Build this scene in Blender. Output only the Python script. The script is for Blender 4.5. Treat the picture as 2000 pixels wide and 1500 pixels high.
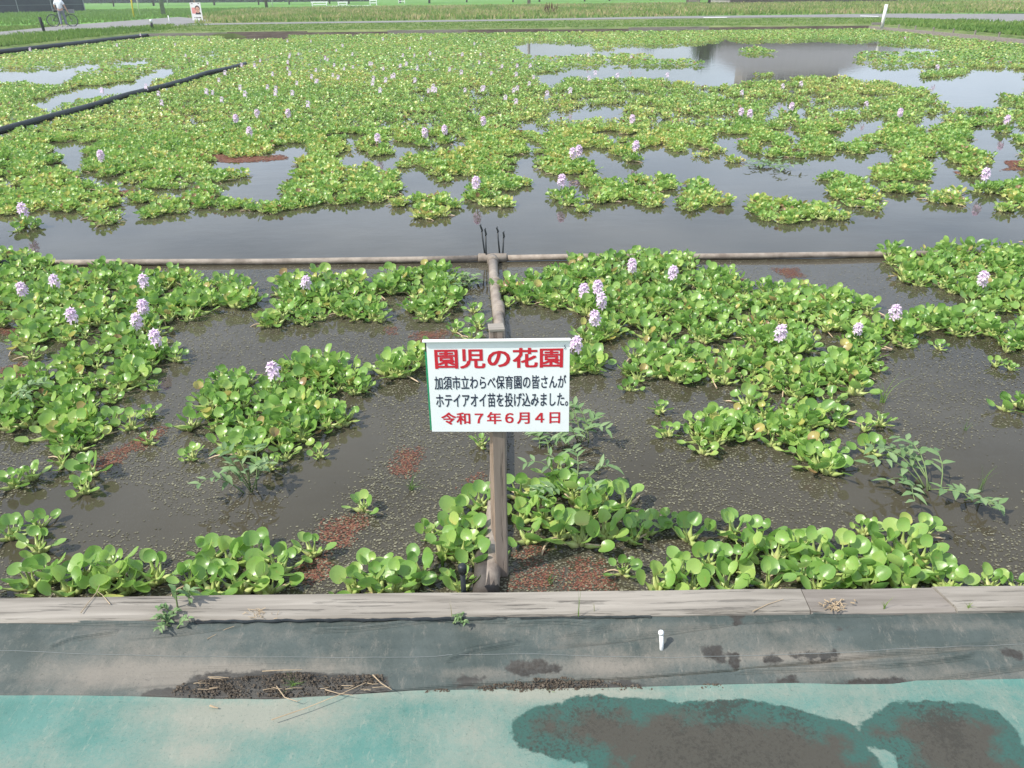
import bpy, bmesh, math, random
import numpy as np
from mathutils import Vector, Matrix, Euler, noise as mnoise

for o in list(bpy.data.objects):
    bpy.data.objects.remove(o)
S = bpy.context.scene
COL = S.collection
R = math.radians
rnd = random.Random(11)
nrg = np.random.default_rng(5)

# ------------------------------------------------------------------ camera
CAM = Vector((0.0, 0.0, 1.75)); PITCH = 26.93; ROLL = -0.65; FPX = 1500.0
CROT = Euler((R(90 - PITCH), 0, 0)).to_matrix() @ Matrix.Rotation(R(ROLL), 3, 'Z')
cd = bpy.data.cameras.new('camera'); cam = bpy.data.objects.new('camera', cd); COL.objects.link(cam)
cam.matrix_world = Matrix.Translation(CAM) @ CROT.to_4x4()
cd.sensor_width = 36.0; cd.lens = FPX / 2000 * 36.0; cd.clip_start = 0.05; cd.clip_end = 4000
S.camera = cam

# ------------------------------------------------------------------ light
SUN_EL = 50.0; TRAVEL = 24.0            # light travels along +x turned TRAVEL degrees towards +y
w = bpy.data.worlds.new('World'); S.world = w; w.use_nodes = True
wn = w.node_tree.nodes; wl = w.node_tree.links
sky = wn.new('ShaderNodeTexSky'); sky.sky_type = 'NISHITA'; sky.sun_disc = False
sky.sun_elevation = R(SUN_EL); sky.sun_rotation = R(270 - TRAVEL)
sky.air_density = 1.0; sky.dust_density = 2.5; sky.ozone_density = 1.0
bg = wn['Background']; bg.inputs['Strength'].default_value = 0.15
wt = wn.new('ShaderNodeTexCoord'); wm = wn.new('ShaderNodeMapping'); wm.inputs['Scale'].default_value = (1.0, 1.0, 2.6)
wl.new(wt.outputs['Generated'], wm.inputs['Vector'])
wz = wn.new('ShaderNodeTexNoise'); wz.inputs['Scale'].default_value = 2.1; wz.inputs['Detail'].default_value = 6; wz.inputs['Roughness'].default_value = .55
wl.new(wm.outputs[0], wz.inputs['Vector'])
wr = wn.new('ShaderNodeValToRGB'); wr.color_ramp.elements[0].position = .34; wr.color_ramp.elements[0].color = (.30, .30, .30, 1); wr.color_ramp.elements[1].position = .66; wr.color_ramp.elements[1].color = (.85, .85, .85, 1)
wl.new(wz.outputs['Fac'], wr.inputs['Fac'])
wx = wn.new('ShaderNodeMix'); wx.data_type = 'RGBA'; wl.new(wr.outputs[0], wx.inputs[0]); wl.new(sky.outputs[0], wx.inputs[6]); wx.inputs[7].default_value = (6.3, 7.4, 8.9, 1)
wl.new(wx.outputs[2], bg.inputs['Color'])
sd = bpy.data.lights.new('sun', 'SUN'); sun = bpy.data.objects.new('sun', sd); COL.objects.link(sun)
sd.energy = 4.6; sd.angle = R(0.6); sd.color = (1.0, 0.95, 0.86)
_d = Vector((math.cos(R(TRAVEL)) * math.cos(R(SUN_EL)), math.sin(R(TRAVEL)) * math.cos(R(SUN_EL)), -math.sin(R(SUN_EL))))
sun.rotation_euler = _d.to_track_quat('-Z', 'Y').to_euler(); sun.location = (-20, -10, 30)
S.view_settings.view_transform = 'Standard'; S.view_settings.look = 'None'
S.view_settings.exposure = 0.28; S.view_settings.gamma = 1.0
S.cycles.max_bounces = 6; S.cycles.transparent_max_bounces = 8

# ------------------------------------------------------------------ helpers
def P(px, py, z=0.0):
    v = CROT @ Vector(((px - 1000) / FPX, -(py - 750) / FPX, -1.0))
    t = (z - CAM.z) / v.z
    return CAM + v * t
_RI = np.array(CROT.transposed())
def proj(a):                                            # (n,3) world -> (n,2) pixels of the 2000 x 1500 photo
    a = np.asarray(a, float) - np.array(CAM)
    c = a @ _RI.T
    return np.stack([1000 + FPX * c[:, 0] / -c[:, 2], 750 - FPX * c[:, 1] / -c[:, 2]], 1)
def pw(poly, z=0.0):
    return np.array([list(P(x, y, z))[:2] for x, y in poly])
def inside(pts, poly):
    poly = np.asarray(poly, float); x = pts[:, 0]; y = pts[:, 1]; r = np.zeros(len(pts), bool)
    j = len(poly) - 1
    for i in range(len(poly)):
        xi, yi = poly[i]; xj, yj = poly[j]
        c = ((yi > y) != (yj > y)) & (x < (xj - xi) * (y - yi) / (yj - yi + 1e-12) + xi)
        r ^= c; j = i
    return r
def sdist(pts, poly):                                   # >0 inside
    poly = np.asarray(poly, float); d = np.full(len(pts), 1e9)
    for i in range(len(poly)):
        a = poly[i - 1]; b = poly[i]; ab = b - a
        t = np.clip(((pts - a) @ ab) / (ab @ ab + 1e-12), 0, 1)
        q = a + t[:, None] * ab
        d = np.minimum(d, np.hypot(*(pts - q).T))
    return np.where(inside(pts, poly), d, -d)
def fbm(x, y, s=1.0, oct=3, z=0.0):
    v = 0; a = 1; t = 0
    for k in range(oct):
        v += a * mnoise.noise((x * s, y * s, z + 7.3 * k)); t += a; a *= .5; s *= 2
    return v / t

def mat(name, col=(.5, .5, .5), rough=.6, spec=.4, var=0.0, vs=8.0, bump=0.0, bs=40.0, col2=None, stretch=None, metal=0.0):
    m = bpy.data.materials.new(name); m.use_nodes = True
    n = m.node_tree.nodes; l = m.node_tree.links; b = n['Principled BSDF']
    b.inputs['Base Color'].default_value = (*col, 1); b.inputs['Roughness'].default_value = rough
    b.inputs['Specular IOR Level'].default_value = spec; b.inputs['Metallic'].default_value = metal
    co = n.new('ShaderNodeTexCoord'); src = co.outputs['Object']
    if stretch:
        mp = n.new('ShaderNodeMapping'); mp.inputs['Scale'].default_value = stretch
        l.new(src, mp.inputs['Vector']); src = mp.outputs[0]
    if var or col2:
        t = n.new('ShaderNodeTexNoise'); t.inputs['Scale'].default_value = vs; t.inputs['Detail'].default_value = 6
        t.inputs['Roughness'].default_value = .65; l.new(src, t.inputs['Vector'])
        r = n.new('ShaderNodeValToRGB'); r.color_ramp.elements[0].position = .32; r.color_ramp.elements[1].position = .68
        c2 = col2 or tuple(min(1, c * (1 + var)) for c in col)
        c1 = col if col2 else tuple(c * (1 - var) for c in col)
        r.color_ramp.elements[0].color = (*c1, 1); r.color_ramp.elements[1].color = (*c2, 1)
        l.new(t.outputs['Fac'], r.inputs['Fac']); l.new(r.outputs[0], b.inputs['Base Color'])
    if bump:
        t2 = n.new('ShaderNodeTexNoise'); t2.inputs['Scale'].default_value = bs; t2.inputs['Detail'].default_value = 5
        l.new(src, t2.inputs['Vector'])
        bp = n.new('ShaderNodeBump'); bp.inputs['Strength'].default_value = bump; bp.inputs['Distance'].default_value = .01
        l.new(t2.outputs['Fac'], bp.inputs['Height']); l.new(bp.outputs[0], b.inputs['Normal'])
    return m

def tag(o, label=None, cat=None, group=None, kind=None):
    if label: o['label'] = label
    if cat: o['category'] = cat
    if group: o['group'] = group
    if kind: o['kind'] = kind
    return o
def empty(name, loc, rz=0.0):
    o = bpy.data.objects.new(name, None); COL.objects.link(o); o.location = loc; o.rotation_euler = (0, 0, rz)
    o.empty_display_size = .05
    return o
def link_mesh(name, me, material=None, parent=None, smooth=False):
    o = bpy.data.objects.new(name, me); COL.objects.link(o)
    if material and not me.materials: me.materials.append(material)
    if parent: o.parent = parent
    if smooth: me.polygons.foreach_set('use_smooth', [True] * len(me.polygons))
    return o
class MB:
    def __init__(s): s.v = []; s.f = []; s.mi = []
    def add(s, V, F, mi=0):
        k = len(s.v); s.v += [tuple(p) for p in V]; s.f += [tuple(i + k for i in f) for f in F]; s.mi += [mi] * len(F)
    def box(s, c, d, rot=None, mi=0, taper=1.0):
        x, y, z = d[0] / 2, d[1] / 2, d[2] / 2
        V = [Vector(p) for p in ((-x, -y, -z), (x, -y, -z), (x, y, -z), (-x, y, -z), (-x * taper, -y * taper, z), (x * taper, -y * taper, z), (x * taper, y * taper, z), (-x * taper, y * taper, z))]
        if rot is not None: V = [rot @ p for p in V]
        V = [p + Vector(c) for p in V]
        s.add(V, [(0, 3, 2, 1), (4, 5, 6, 7), (0, 1, 5, 4), (1, 2, 6, 5), (2, 3, 7, 6), (3, 0, 4, 7)], mi)
    def tube(s, pts, rad, n=8, mi=0, cap=True):
        pts = [Vector(p) for p in pts]; V = []; F = []
        if not hasattr(rad, '__len__'): rad = [rad] * len(pts)
        ref = None
        for i, p in enumerate(pts):
            d = (pts[min(i + 1, len(pts) - 1)] - pts[max(i - 1, 0)]).normalized()
            if ref is None: ref = Vector((0, 0, 1)) if abs(d.z) < .9 else Vector((1, 0, 0))
            a = d.cross(ref).normalized(); b = a.cross(d).normalized()
            ref = b
            for k in range(n):
                t = 2 * math.pi * k / n
                V.append(p + (a * math.cos(t) + b * math.sin(t)) * rad[i])
        for i in range(len(pts) - 1):
            for k in range(n):
                k2 = (k + 1) % n
                F.append((i * n + k, i * n + k2, (i + 1) * n + k2, (i + 1) * n + k))
        if cap:
            F.append(tuple(range(n))[::1]); F.append(tuple((len(pts) - 1) * n + k for k in range(n))[::-1])
        s.add(V, F, mi)
    def build(s, name, material, parent=None, smooth=False, bevel=0.0):
        me = bpy.data.meshes.new(name); me.from_pydata(s.v, [], s.f)
        ms = material if isinstance(material, (list, tuple)) else [material]
        for m in ms: me.materials.append(m)
        if len(ms) > 1: me.polygons.foreach_set('material_index', s.mi)
        bm = bmesh.new(); bm.from_mesh(me); bmesh.ops.recalc_face_normals(bm, faces=bm.faces); bm.to_mesh(me); bm.free()
        o = link_mesh(name, me, None, parent, smooth)
        if bevel:
            b = o.modifiers.new('bevel', 'BEVEL'); b.width = bevel; b.segments = 2; b.limit_method = 'ANGLE'
        return o
def np_mesh(name, V, F, mats, mi=None, tint=None, smooth=True):
    V = np.asarray(V, np.float32); F = np.asarray(F, np.int32); k = F.shape[1]
    me = bpy.data.meshes.new(name); me.vertices.add(len(V)); me.vertices.foreach_set('co', V.ravel())
    me.loops.add(F.size); me.loops.foreach_set('vertex_index', F.ravel())
    me.polygons.add(len(F)); me.polygons.foreach_set('loop_start', np.arange(0, F.size, k, dtype=np.int32))
    for m in mats: me.materials.append(m)
    if mi is not None: me.polygons.foreach_set('material_index', np.asarray(mi, np.int32))
    if tint is not None:
        a = me.attributes.new('tint', 'FLOAT', 'POINT'); a.data.foreach_set('value', np.asarray(tint, np.float32))
    me.polygons.foreach_set('use_smooth', np.full(len(F), smooth))
    me.update(calc_edges=True)
    return me
def sheet(name, poly_px, z, material, kind='structure'):
    me = bpy.data.meshes.new(name); V = [(*P(x, y, z)[:2], z) for x, y in poly_px]
    bm = bmesh.new(); f = bm.faces.new([bm.verts.new(v) for v in V])
    if f.normal.z < 0 or True:
        bm.normal_update()
        if f.normal.z < 0: f.normal_flip()
    bm.to_mesh(me); bm.free()
    o = link_mesh(name, me, material); o['kind'] = kind
    return o

# ------------------------------------------------------------------ materials
def attr_ramp_mat(name, stops, rough=.35, spec=.5, trans=0.0, objrand=.0, bump=0.0):
    m = bpy.data.materials.new(name); m.use_nodes = True
    n = m.node_tree.nodes; l = m.node_tree.links; b = n['Principled BSDF']
    a = n.new('ShaderNodeAttribute'); a.attribute_name = 'tint'
    fac = a.outputs['Fac']
    if objrand:
        oi = n.new('ShaderNodeObjectInfo'); ma = n.new('ShaderNodeMath'); ma.operation = 'MULTIPLY_ADD'
        ma.inputs[1].default_value = objrand; l.new(oi.outputs['Random'], ma.inputs[0]); l.new(fac, ma.inputs[2])
        sb = n.new('ShaderNodeMath'); sb.operation = 'SUBTRACT'; sb.inputs[1].default_value = objrand / 2
        l.new(ma.outputs[0], sb.inputs[0]); fac = sb.outputs[0]
    r = n.new('ShaderNodeValToRGB'); cr = r.color_ramp
    while len(cr.elements) < len(stops): cr.elements.new(.5)
    for e, (p, c) in zip(cr.elements, stops): e.position = p; e.color = (*c, 1)
    l.new(fac, r.inputs['Fac']); l.new(r.outputs[0], b.inputs['Base Color'])
    b.inputs['Roughness'].default_value = rough; b.inputs['Specular IOR Level'].default_value = spec
    if name == 'hyacinth_leaf':
        cs = n.new('ShaderNodeTexCoord'); ts = n.new('ShaderNodeTexNoise'); ts.inputs['Scale'].default_value = 34; ts.inputs['Detail'].default_value = 5; ts.inputs['Roughness'].default_value = .7; l.new(cs.outputs['Object'], ts.inputs['Vector'])
        rs = n.new('ShaderNodeValToRGB'); rs.color_ramp.elements[0].position = .60; rs.color_ramp.elements[0].color = (0, 0, 0, 1); rs.color_ramp.elements[1].position = .72; rs.color_ramp.elements[1].color = (.8, .8, .8, 1); l.new(ts.outputs['Fac'], rs.inputs['Fac'])
        ms = n.new('ShaderNodeMix'); ms.data_type = 'RGBA'; l.new(rs.outputs[0], ms.inputs[0]); l.new(r.outputs[0], ms.inputs[6]); ms.inputs[7].default_value = (.30, .27, .08, 1); l.new(ms.outputs[2], b.inputs['Base Color'])
    if bump:
        co = n.new('ShaderNodeTexCoord'); t = n.new('ShaderNodeTexNoise'); t.inputs['Scale'].default_value = 60
        l.new(co.outputs['Object'], t.inputs['Vector']); bp = n.new('ShaderNodeBump'); bp.inputs['Strength'].default_value = bump
        bp.inputs['Distance'].default_value = .004; l.new(t.outputs['Fac'], bp.inputs['Height']); l.new(bp.outputs[0], b.inputs['Normal'])
    if trans:
        tb = n.new('ShaderNodeBsdfTranslucent'); mx = n.new('ShaderNodeMixShader'); mx.inputs[0].default_value = trans
        hs = n.new('ShaderNodeHueSaturation'); hs.inputs['Value'].default_value = 1.5; l.new(r.outputs[0], hs.inputs['Color'])
        l.new(hs.outputs[0], tb.inputs['Color']); l.new(b.outputs[0], mx.inputs[1]); l.new(tb.outputs[0], mx.inputs[2])
        l.new(mx.outputs[0], n['Material Output'].inputs['Surface'])
    return m
LEAF = attr_ramp_mat('hyacinth_leaf', [(0, (.10, .215, .042)), (.4, (.205, .36, .078)), (.68, (.35, .48, .125)), (.86, (.50, .45, .13)), (1, (.27, .17, .08))], .34, .6, .33, .16, .25)
STALK = attr_ramp_mat('hyacinth_stalk', [(0, (.16, .26, .05)), (.5, (.42, .48, .17)), (1, (.55, .42, .28))], .4, .4, .1)
PETAL = attr_ramp_mat('hyacinth_petal', [(0, (.32, .15, .42)), (.4, (.64, .47, .66)), (1, (.83, .71, .80))], .6, .2, .25)
WEED = attr_ramp_mat('weed_leaf', [(0, (.07, .13, .05)), (.5, (.14, .23, .09)), (1, (.28, .36, .18))], .5, .3, .15)
GRASS = attr_ramp_mat('grass_blade', [(0, (.06, .12, .025)), (.4, (.12, .22, .045)), (.7, (.20, .28, .075)), (1, (.42, .35, .19))], .7, .2, .3)
DUCK = attr_ramp_mat('duckweed', [(0, (.05, .047, .033)), (.45, (.135, .127, .087)), (.8, (.225, .212, .145)), (1, (.27, .255, .18))], .7, .2)
AZOL = attr_ramp_mat('red_azolla', [(0, (.06, .028, .02)), (.5, (.175, .068, .048)), (.8, (.21, .115, .072)), (1, (.22, .21, .09))], .8, .15)

def water_mat():
    m = bpy.data.materials.new('pond_water'); m.use_nodes = True
    n = m.node_tree.nodes; l = m.node_tree.links; b = n['Principled BSDF']
    co = n.new('ShaderNodeTexCoord')
    t = n.new('ShaderNodeTexNoise'); t.inputs['Scale'].default_value = .9; t.inputs['Detail'].default_value = 5
    l.new(co.outputs['Object'], t.inputs['Vector'])
    r = n.new('ShaderNodeValToRGB'); e = r.color_ramp.elements
    e[0].position = .3; e[0].color = (.042, .036, .023, 1); e[1].position = .7; e[1].color = (.074, .065, .046, 1)
    l.new(t.outputs['Fac'], r.inputs['Fac']); l.new(r.outputs[0], b.inputs['Base Color'])
    b.inputs['Roughness'].default_value = .03; b.inputs['IOR'].default_value = 1.37
    t2 = n.new('ShaderNodeTexNoise'); t2.inputs['Scale'].default_value = 3.5; t2.inputs['Detail'].default_value = 3
    mp = n.new('ShaderNodeMapping'); mp.inputs['Scale'].default_value = (1, 1.6, 1)
    l.new(co.outputs['Object'], mp.inputs['Vector']); l.new(mp.outputs[0], t2.inputs['Vector'])
    bp = n.new('ShaderNodeBump'); bp.inputs['Strength'].default_value = .06; bp.inputs['Distance'].default_value = .02
    l.new(t2.outputs['Fac'], bp.inputs['Height']); l.new(bp.outputs[0], b.inputs['Normal'])
    return m
WATER = water_mat()
PLANK = mat('weathered_timber', (.17, .15, .135), .8, .2, col2=(.36, .325, .295), vs=9, bump=.6, bs=22, stretch=(.35, 5, 5))
def plank_mat(name, dark, mid, light, along='x'):
    m = bpy.data.materials.new(name); m.use_nodes = True; n = m.node_tree.nodes; l = m.node_tree.links; b = n['Principled BSDF']
    co = n.new('ShaderNodeTexCoord')
    def nz(sc, s_, d=6, rg=.6):
        mp = n.new('ShaderNodeMapping'); mp.inputs['Scale'].default_value = sc; l.new(co.outputs['Object'], mp.inputs['Vector'])
        t = n.new('ShaderNodeTexNoise'); t.inputs['Scale'].default_value = s_; t.inputs['Detail'].default_value = d; t.inputs['Roughness'].default_value = rg; t.inputs['Distortion'].default_value = .35
        l.new(mp.outputs[0], t.inputs['Vector']); return t.outputs['Fac']
    sc = (.5, 9, 9) if along == 'x' else (9, 9, .5)
    r = n.new('ShaderNodeValToRGB'); e = r.color_ramp.elements; e[0].position = .30; e[0].color = (*mid, 1); e[1].position = .70; e[1].color = (*light, 1); l.new(nz(sc, 3.2), r.inputs['Fac'])
    k = n.new('ShaderNodeValToRGB'); e = k.color_ramp.elements; e[0].position = .58; e[0].color = (0, 0, 0, 1); e[1].position = .67; e[1].color = (1, 1, 1, 1)
    sc2 = (.9, 22, 22) if along == 'x' else (22, 22, .9)
    l.new(nz(sc2, 2.6, 4, .7), k.inputs['Fac'])
    big = nz((1, 2, 2), 2.2); kb = n.new('ShaderNodeMath'); kb.operation = 'MULTIPLY'; l.new(k.outputs[0], kb.inputs[0]); l.new(big, kb.inputs[1])
    mx = n.new('ShaderNodeMix'); mx.data_type = 'RGBA'; l.new(kb.outputs[0], mx.inputs[0]); l.new(r.outputs[0], mx.inputs[6]); mx.inputs[7].default_value = (*dark, 1)
    l.new(mx.outputs[2], b.inputs['Base Color']); b.inputs['Roughness'].default_value = .85; b.inputs['Specular IOR Level'].default_value = .15
    bp = n.new('ShaderNodeBump'); bp.inputs['Strength'].default_value = .8; bp.inputs['Distance'].default_value = .004; bp.invert = True; l.new(k.outputs[0], bp.inputs['Height']); l.new(bp.outputs[0], b.inputs['Normal'])
    return m
PLANK = plank_mat('weathered_timber', (.045, .037, .030), (.165, .148, .125), (.33, .30, .26))
PLANKD = plank_mat('weathered_timber_dark', (.04, .033, .027), (.14, .123, .105), (.28, .25, .22))
POSTG = plank_mat('post_timber', (.06, .045, .035), (.185, .145, .118), (.31, .255, .21), 'z')
POSTW = mat('post_timber', (.19, .135, .10), .75, .25, col2=(.34, .26, .20), vs=7, bump=.5, bs=25, stretch=(6, 6, .5))
POSTL = mat('post_timber_pale', (.36, .26, .19), .75, .25, col2=(.50, .38, .29), vs=7, bump=.4, bs=25, stretch=(6, 6, .5))
PIPE = mat('dusty_pipe', (.17, .135, .11), .6, .3, col2=(.34, .29, .24), vs=11, bump=.3, bs=60)
PIPEL = mat('dusty_pipe_pale', (.15, .122, .098), .65, .3, col2=(.34, .29, .24), vs=9, bump=.3, bs=60)
BLACK = mat('black_plastic', (.018, .022, .024), .45, .4, var=.4)
LINER = mat('black_liner', (.016, .02, .019), .5, .3, col2=(.042, .05, .048), vs=2)
WHITE = mat('white_plastic', (.78, .78, .76), .45, .4, var=.05)
PAPER = mat('white_print', (.87, .88, .87), .4, .35, col2=(.80, .82, .82), vs=5, bump=.08, bs=8)
GREENP = mat('green_plastic', (.02, .24, .11), .5, .4, var=.2)
REDINK = mat('red_ink', (.56, .025, .04), .5, .3, var=.05)
BLUEINK = mat('navy_ink', (.025, .032, .06), .5, .3, var=.05)
SOILM = mat('damp_soil', (.045, .036, .027), .9, .15, col2=(.16, .13, .10), vs=30, bump=1.0, bs=130)
STRAW = mat('dry_straw', (.38, .29, .19), .8, .2, var=.3)
ASPH = mat('asphalt', (.17, .165, .16), .85, .2, col2=(.24, .235, .225), vs=2)
CONC = mat('concrete', (.20, .19, .17), .85, .2, col2=(.30, .29, .26), vs=3, bump=.2)
PAINT = mat('road_paint', (.72, .72, .70), .7, .2, var=.08)
BOARDW = mat('dark_board', (.10, .075, .06), .8, .2, col2=(.22, .18, .145), vs=4, bump=.3, stretch=(.4, 4, 4))
METAL = mat('grey_steel', (.30, .31, .32), .4, .5, var=.15, metal=.6)
RICE = mat('rice_field_green', (.075, .19, .028), .9, .1, col2=(.15, .30, .055), vs=.25, bump=.8, bs=6)
VERGE = mat('verge_ground', (.10, .14, .04), .9, .1, col2=(.27, .25, .11), vs=.5, bump=.8, bs=5)
BANK = mat('bank_turf', (.08, .135, .035), .9, .1, col2=(.20, .23, .09), vs=.8, bump=.8, bs=8)

# ================================================================== SETTING
PX0, PX1, PY0, PY1 = -17.7, 17.7, 1.86, 41.4            # the rectangular pond
def ring(x0, x1, y0, y1): return [(x0, y0), (x1, y0), (x1, y1), (x0, y1)]
rings = [(ring(PX0, PX1, PY0, PY1), -.05, -.05), (ring(PX0 - .01, PX1 + .01, PY0 - .01, PY1 + .01), .02, .16),
         (ring(PX0 - 1.2, PX1 + 1.2, PY0 - 1.2, PY1 + 1.2), .015, .25), (ring(-60, 60, -30, 130), .0, .25), (ring(-1800, 1800, -1800, 1800), 0, .25)]
V = []; F = []
for k, (rg, zf, zb) in enumerate(rings):
    for i, (x, y) in enumerate(rg): V.append((x, y, zf if (i < 2 and k < 4) else zb))
for k in range(len(rings) - 1):
    for i in range(4):
        j = (i + 1) % 4; F.append((k * 4 + i, (k + 1) * 4 + i, (k + 1) * 4 + j, k * 4 + j))
g = MB(); g.add(V, F); go = g.build('ground', BANK); tag(go, kind='structure')
me = bpy.data.meshes.new('water'); me.from_pydata([(PX0 - .3, PY0 - .12, 0), (PX1 + .3, PY0 - .12, 0), (PX1 + .3, PY1 + .3, 0), (PX0 - .3, PY1 + .3, 0)], [], [(0, 1, 2, 3)])
tag(link_mesh('water', me, WATER), kind='structure')

# banks, verge, roads: sheets laid a few mm above each other on the flat land beyond the pond
def flat(name, pts, z, material):
    me = bpy.data.meshes.new(name); bm = bmesh.new(); f = bm.faces.new([bm.verts.new((x, y, z)) for x, y in pts]); bm.normal_update()
    if f.normal.z < 0: f.normal_flip()
    bm.to_mesh(me); bm.free(); o = link_mesh(name, me, material); o['kind'] = 'structure'; return o
flat('bank', [(-23.5, 26), (-19, 26), (-19, 42.6), (19, 42.6), (19, 26), (40, 26), (40, 53.2), (-23.5, 53.2)], .256, BANK)
vz = .256
verge = pw([(352, 46), (700, 40), (1000, 37), (1500, 28), (2000, 24), (2300, 22), (2300, 3), (1800, 5), (1350, 8), (1000, 9), (700, 14), (480, 20), (352, 36)], vz)
flat('verge', verge, vz, VERGE)
flat('field', [(-1500, 56.5), (1500, 56.5), (1500, 1500), (-1500, 1500)], .2525, RICE)
flat('field', [(-200, 30), (-31, 30), (-31, 56.4), (-200, 56.4)], .2525, RICE)
ROADZ = .264
road_far = pw([(330, 53), (420, 48), (700, 44.5), (1000, 40.5), (1300, 36), (1560, 33.5), (1720, 34), (1850, 37.5), (2000, 46), (2200, 62), (2400, 52), (2300, 26), (2000, 27), (1750, 26.5), (1500, 29.5), (1300, 32), (1000, 37.5), (700, 41.5), (420, 45.5), (345, 48)], ROADZ)
flat('road', road_far, ROADZ, ASPH)
path = pw([(-260, 90), (0, 71), (120, 60), (227, 56), (294, 50), (346, 48.5), (420, 40), (350, 33), (252, 40), (140, 48.5), (0, 62), (-260, 78)], ROADZ + .004)
flat('path', path, ROADZ + .004, ASPH)
for poly in ([(1374, 33.9), (1420, 33.2), (1420, 34.2), (1374, 34.9)], [(1680, 30.5), (1716, 31.4), (1716, 32.4), (1680, 31.5)], [(1915, 39.2), (1955, 41.5), (1955, 43), (1915, 40.6)], [(1960, 41.8), (2000, 44), (2000, 45.5), (1960, 43.3)]):
    flat('road_marking', pw(poly, ROADZ + .008), ROADZ + .008, PAINT)

# ================================================================== FOREGROUND SHEETS
ZT = .03                                                # level of the teal sheet
def grid_xy(x0, x1, y0, y1, nx, ny):
    X, Y = np.meshgrid(np.linspace(x0, x1, nx), np.linspace(y0, y1, ny)); return X.ravel(), Y.ravel()
def grid_faces(nx, ny):
    i = np.arange(nx * ny).reshape(ny, nx)
    return np.stack([i[:-1, :-1], i[:-1, 1:], i[1:, 1:], i[1:, :-1]], -1).reshape(-1, 4)
def add_attr(me, name, v):
    a = me.attributes.new(name, 'FLOAT', 'POINT'); a.data.foreach_set('value', np.asarray(v, np.float32))

edge_px = [(-400, 1372), (0, 1360), (130, 1360), (260, 1362), (420, 1368), (540, 1369), (640, 1362), (800, 1351), (1000, 1347), (1150, 1346), (1300, 1343), (1500, 1337), (1700, 1332), (2000, 1327), (2400, 1318)]
edge_w = pw(edge_px, ZT)
def edge_y(x): return np.interp(x, edge_w[:, 0], edge_w[:, 1])

wet1 = [(1000, 1432), (1006, 1405), (1040, 1384), (1095, 1373), (1120, 1362), (1145, 1357), (1230, 1360), (1320, 1376), (1355, 1371), (1455, 1366), (1530, 1382), (1620, 1404), (1660, 1416), (1680, 1434), (1690, 1408), (1735, 1377), (1820, 1365), (1890, 1372), (1950, 1388), (1985, 1415), (1998, 1450), (2010, 1500), (2040, 1620), (1150, 1620), (1148, 1492), (1095, 1484), (1050, 1472), (1015, 1455)]
gap1 = [(1692, 1457), (1730, 1462), (1752, 1478), (1756, 1505), (1770, 1620), (1722, 1620), (1727, 1500), (1716, 1478), (1695, 1464)]
wet1w = pw(wet1, ZT); gap1w = pw(gap1, ZT)
nx, ny = 430, 110
x, y0 = grid_xy(-2.3, 2.3, 0, 1, nx, ny)
ey = edge_y(x); y = .35 + y0 * (ey - .35)
pts = np.stack([x, y], 1)
sd_w = np.minimum(sdist(pts, wet1w), -sdist(pts, gap1w))
z = np.array([ZT + .006 * fbm(a, b * 1.5, 1.6, 2) + (.0015 * fbm(a, b, 9, 2)) for a, b in zip(x, y)])
z += .004 * np.clip(1 - (ey - y) / .012, 0, 1)
dirt = np.array([fbm(a, b * 1.3, 2.0, 4, 3.1) for a, b in zip(x, y)]) - .07
px = proj(np.stack([x, y, z], 1))
def bump2(cx, cy, rx, ry): return np.exp(-((px[:, 0] - cx) / rx) ** 2 - ((px[:, 1] - cy) / ry) ** 2)
dirt += .75 * bump2(480, 1395, 190, 32) + .45 * bump2(950, 1425, 110, 70) + .38 * bump2(380, 1470, 60, 25) + .5 * bump2(1120, 1360, 260, 22) + .3 * bump2(1680, 1400, 60, 80) + .3 * bump2(1250, 1350, 600, 14) - .45 * bump2(90, 1420, 200, 60) - .2 * bump2(560, 1480, 120, 40) + .2 * bump2(960, 1500, 150, 40)
me = np_mesh('tarpaulin', np.stack([x, y, z], 1), grid_faces(nx, ny), [])
add_attr(me, 'wet', sd_w); add_attr(me, 'dirt', dirt)

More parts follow.
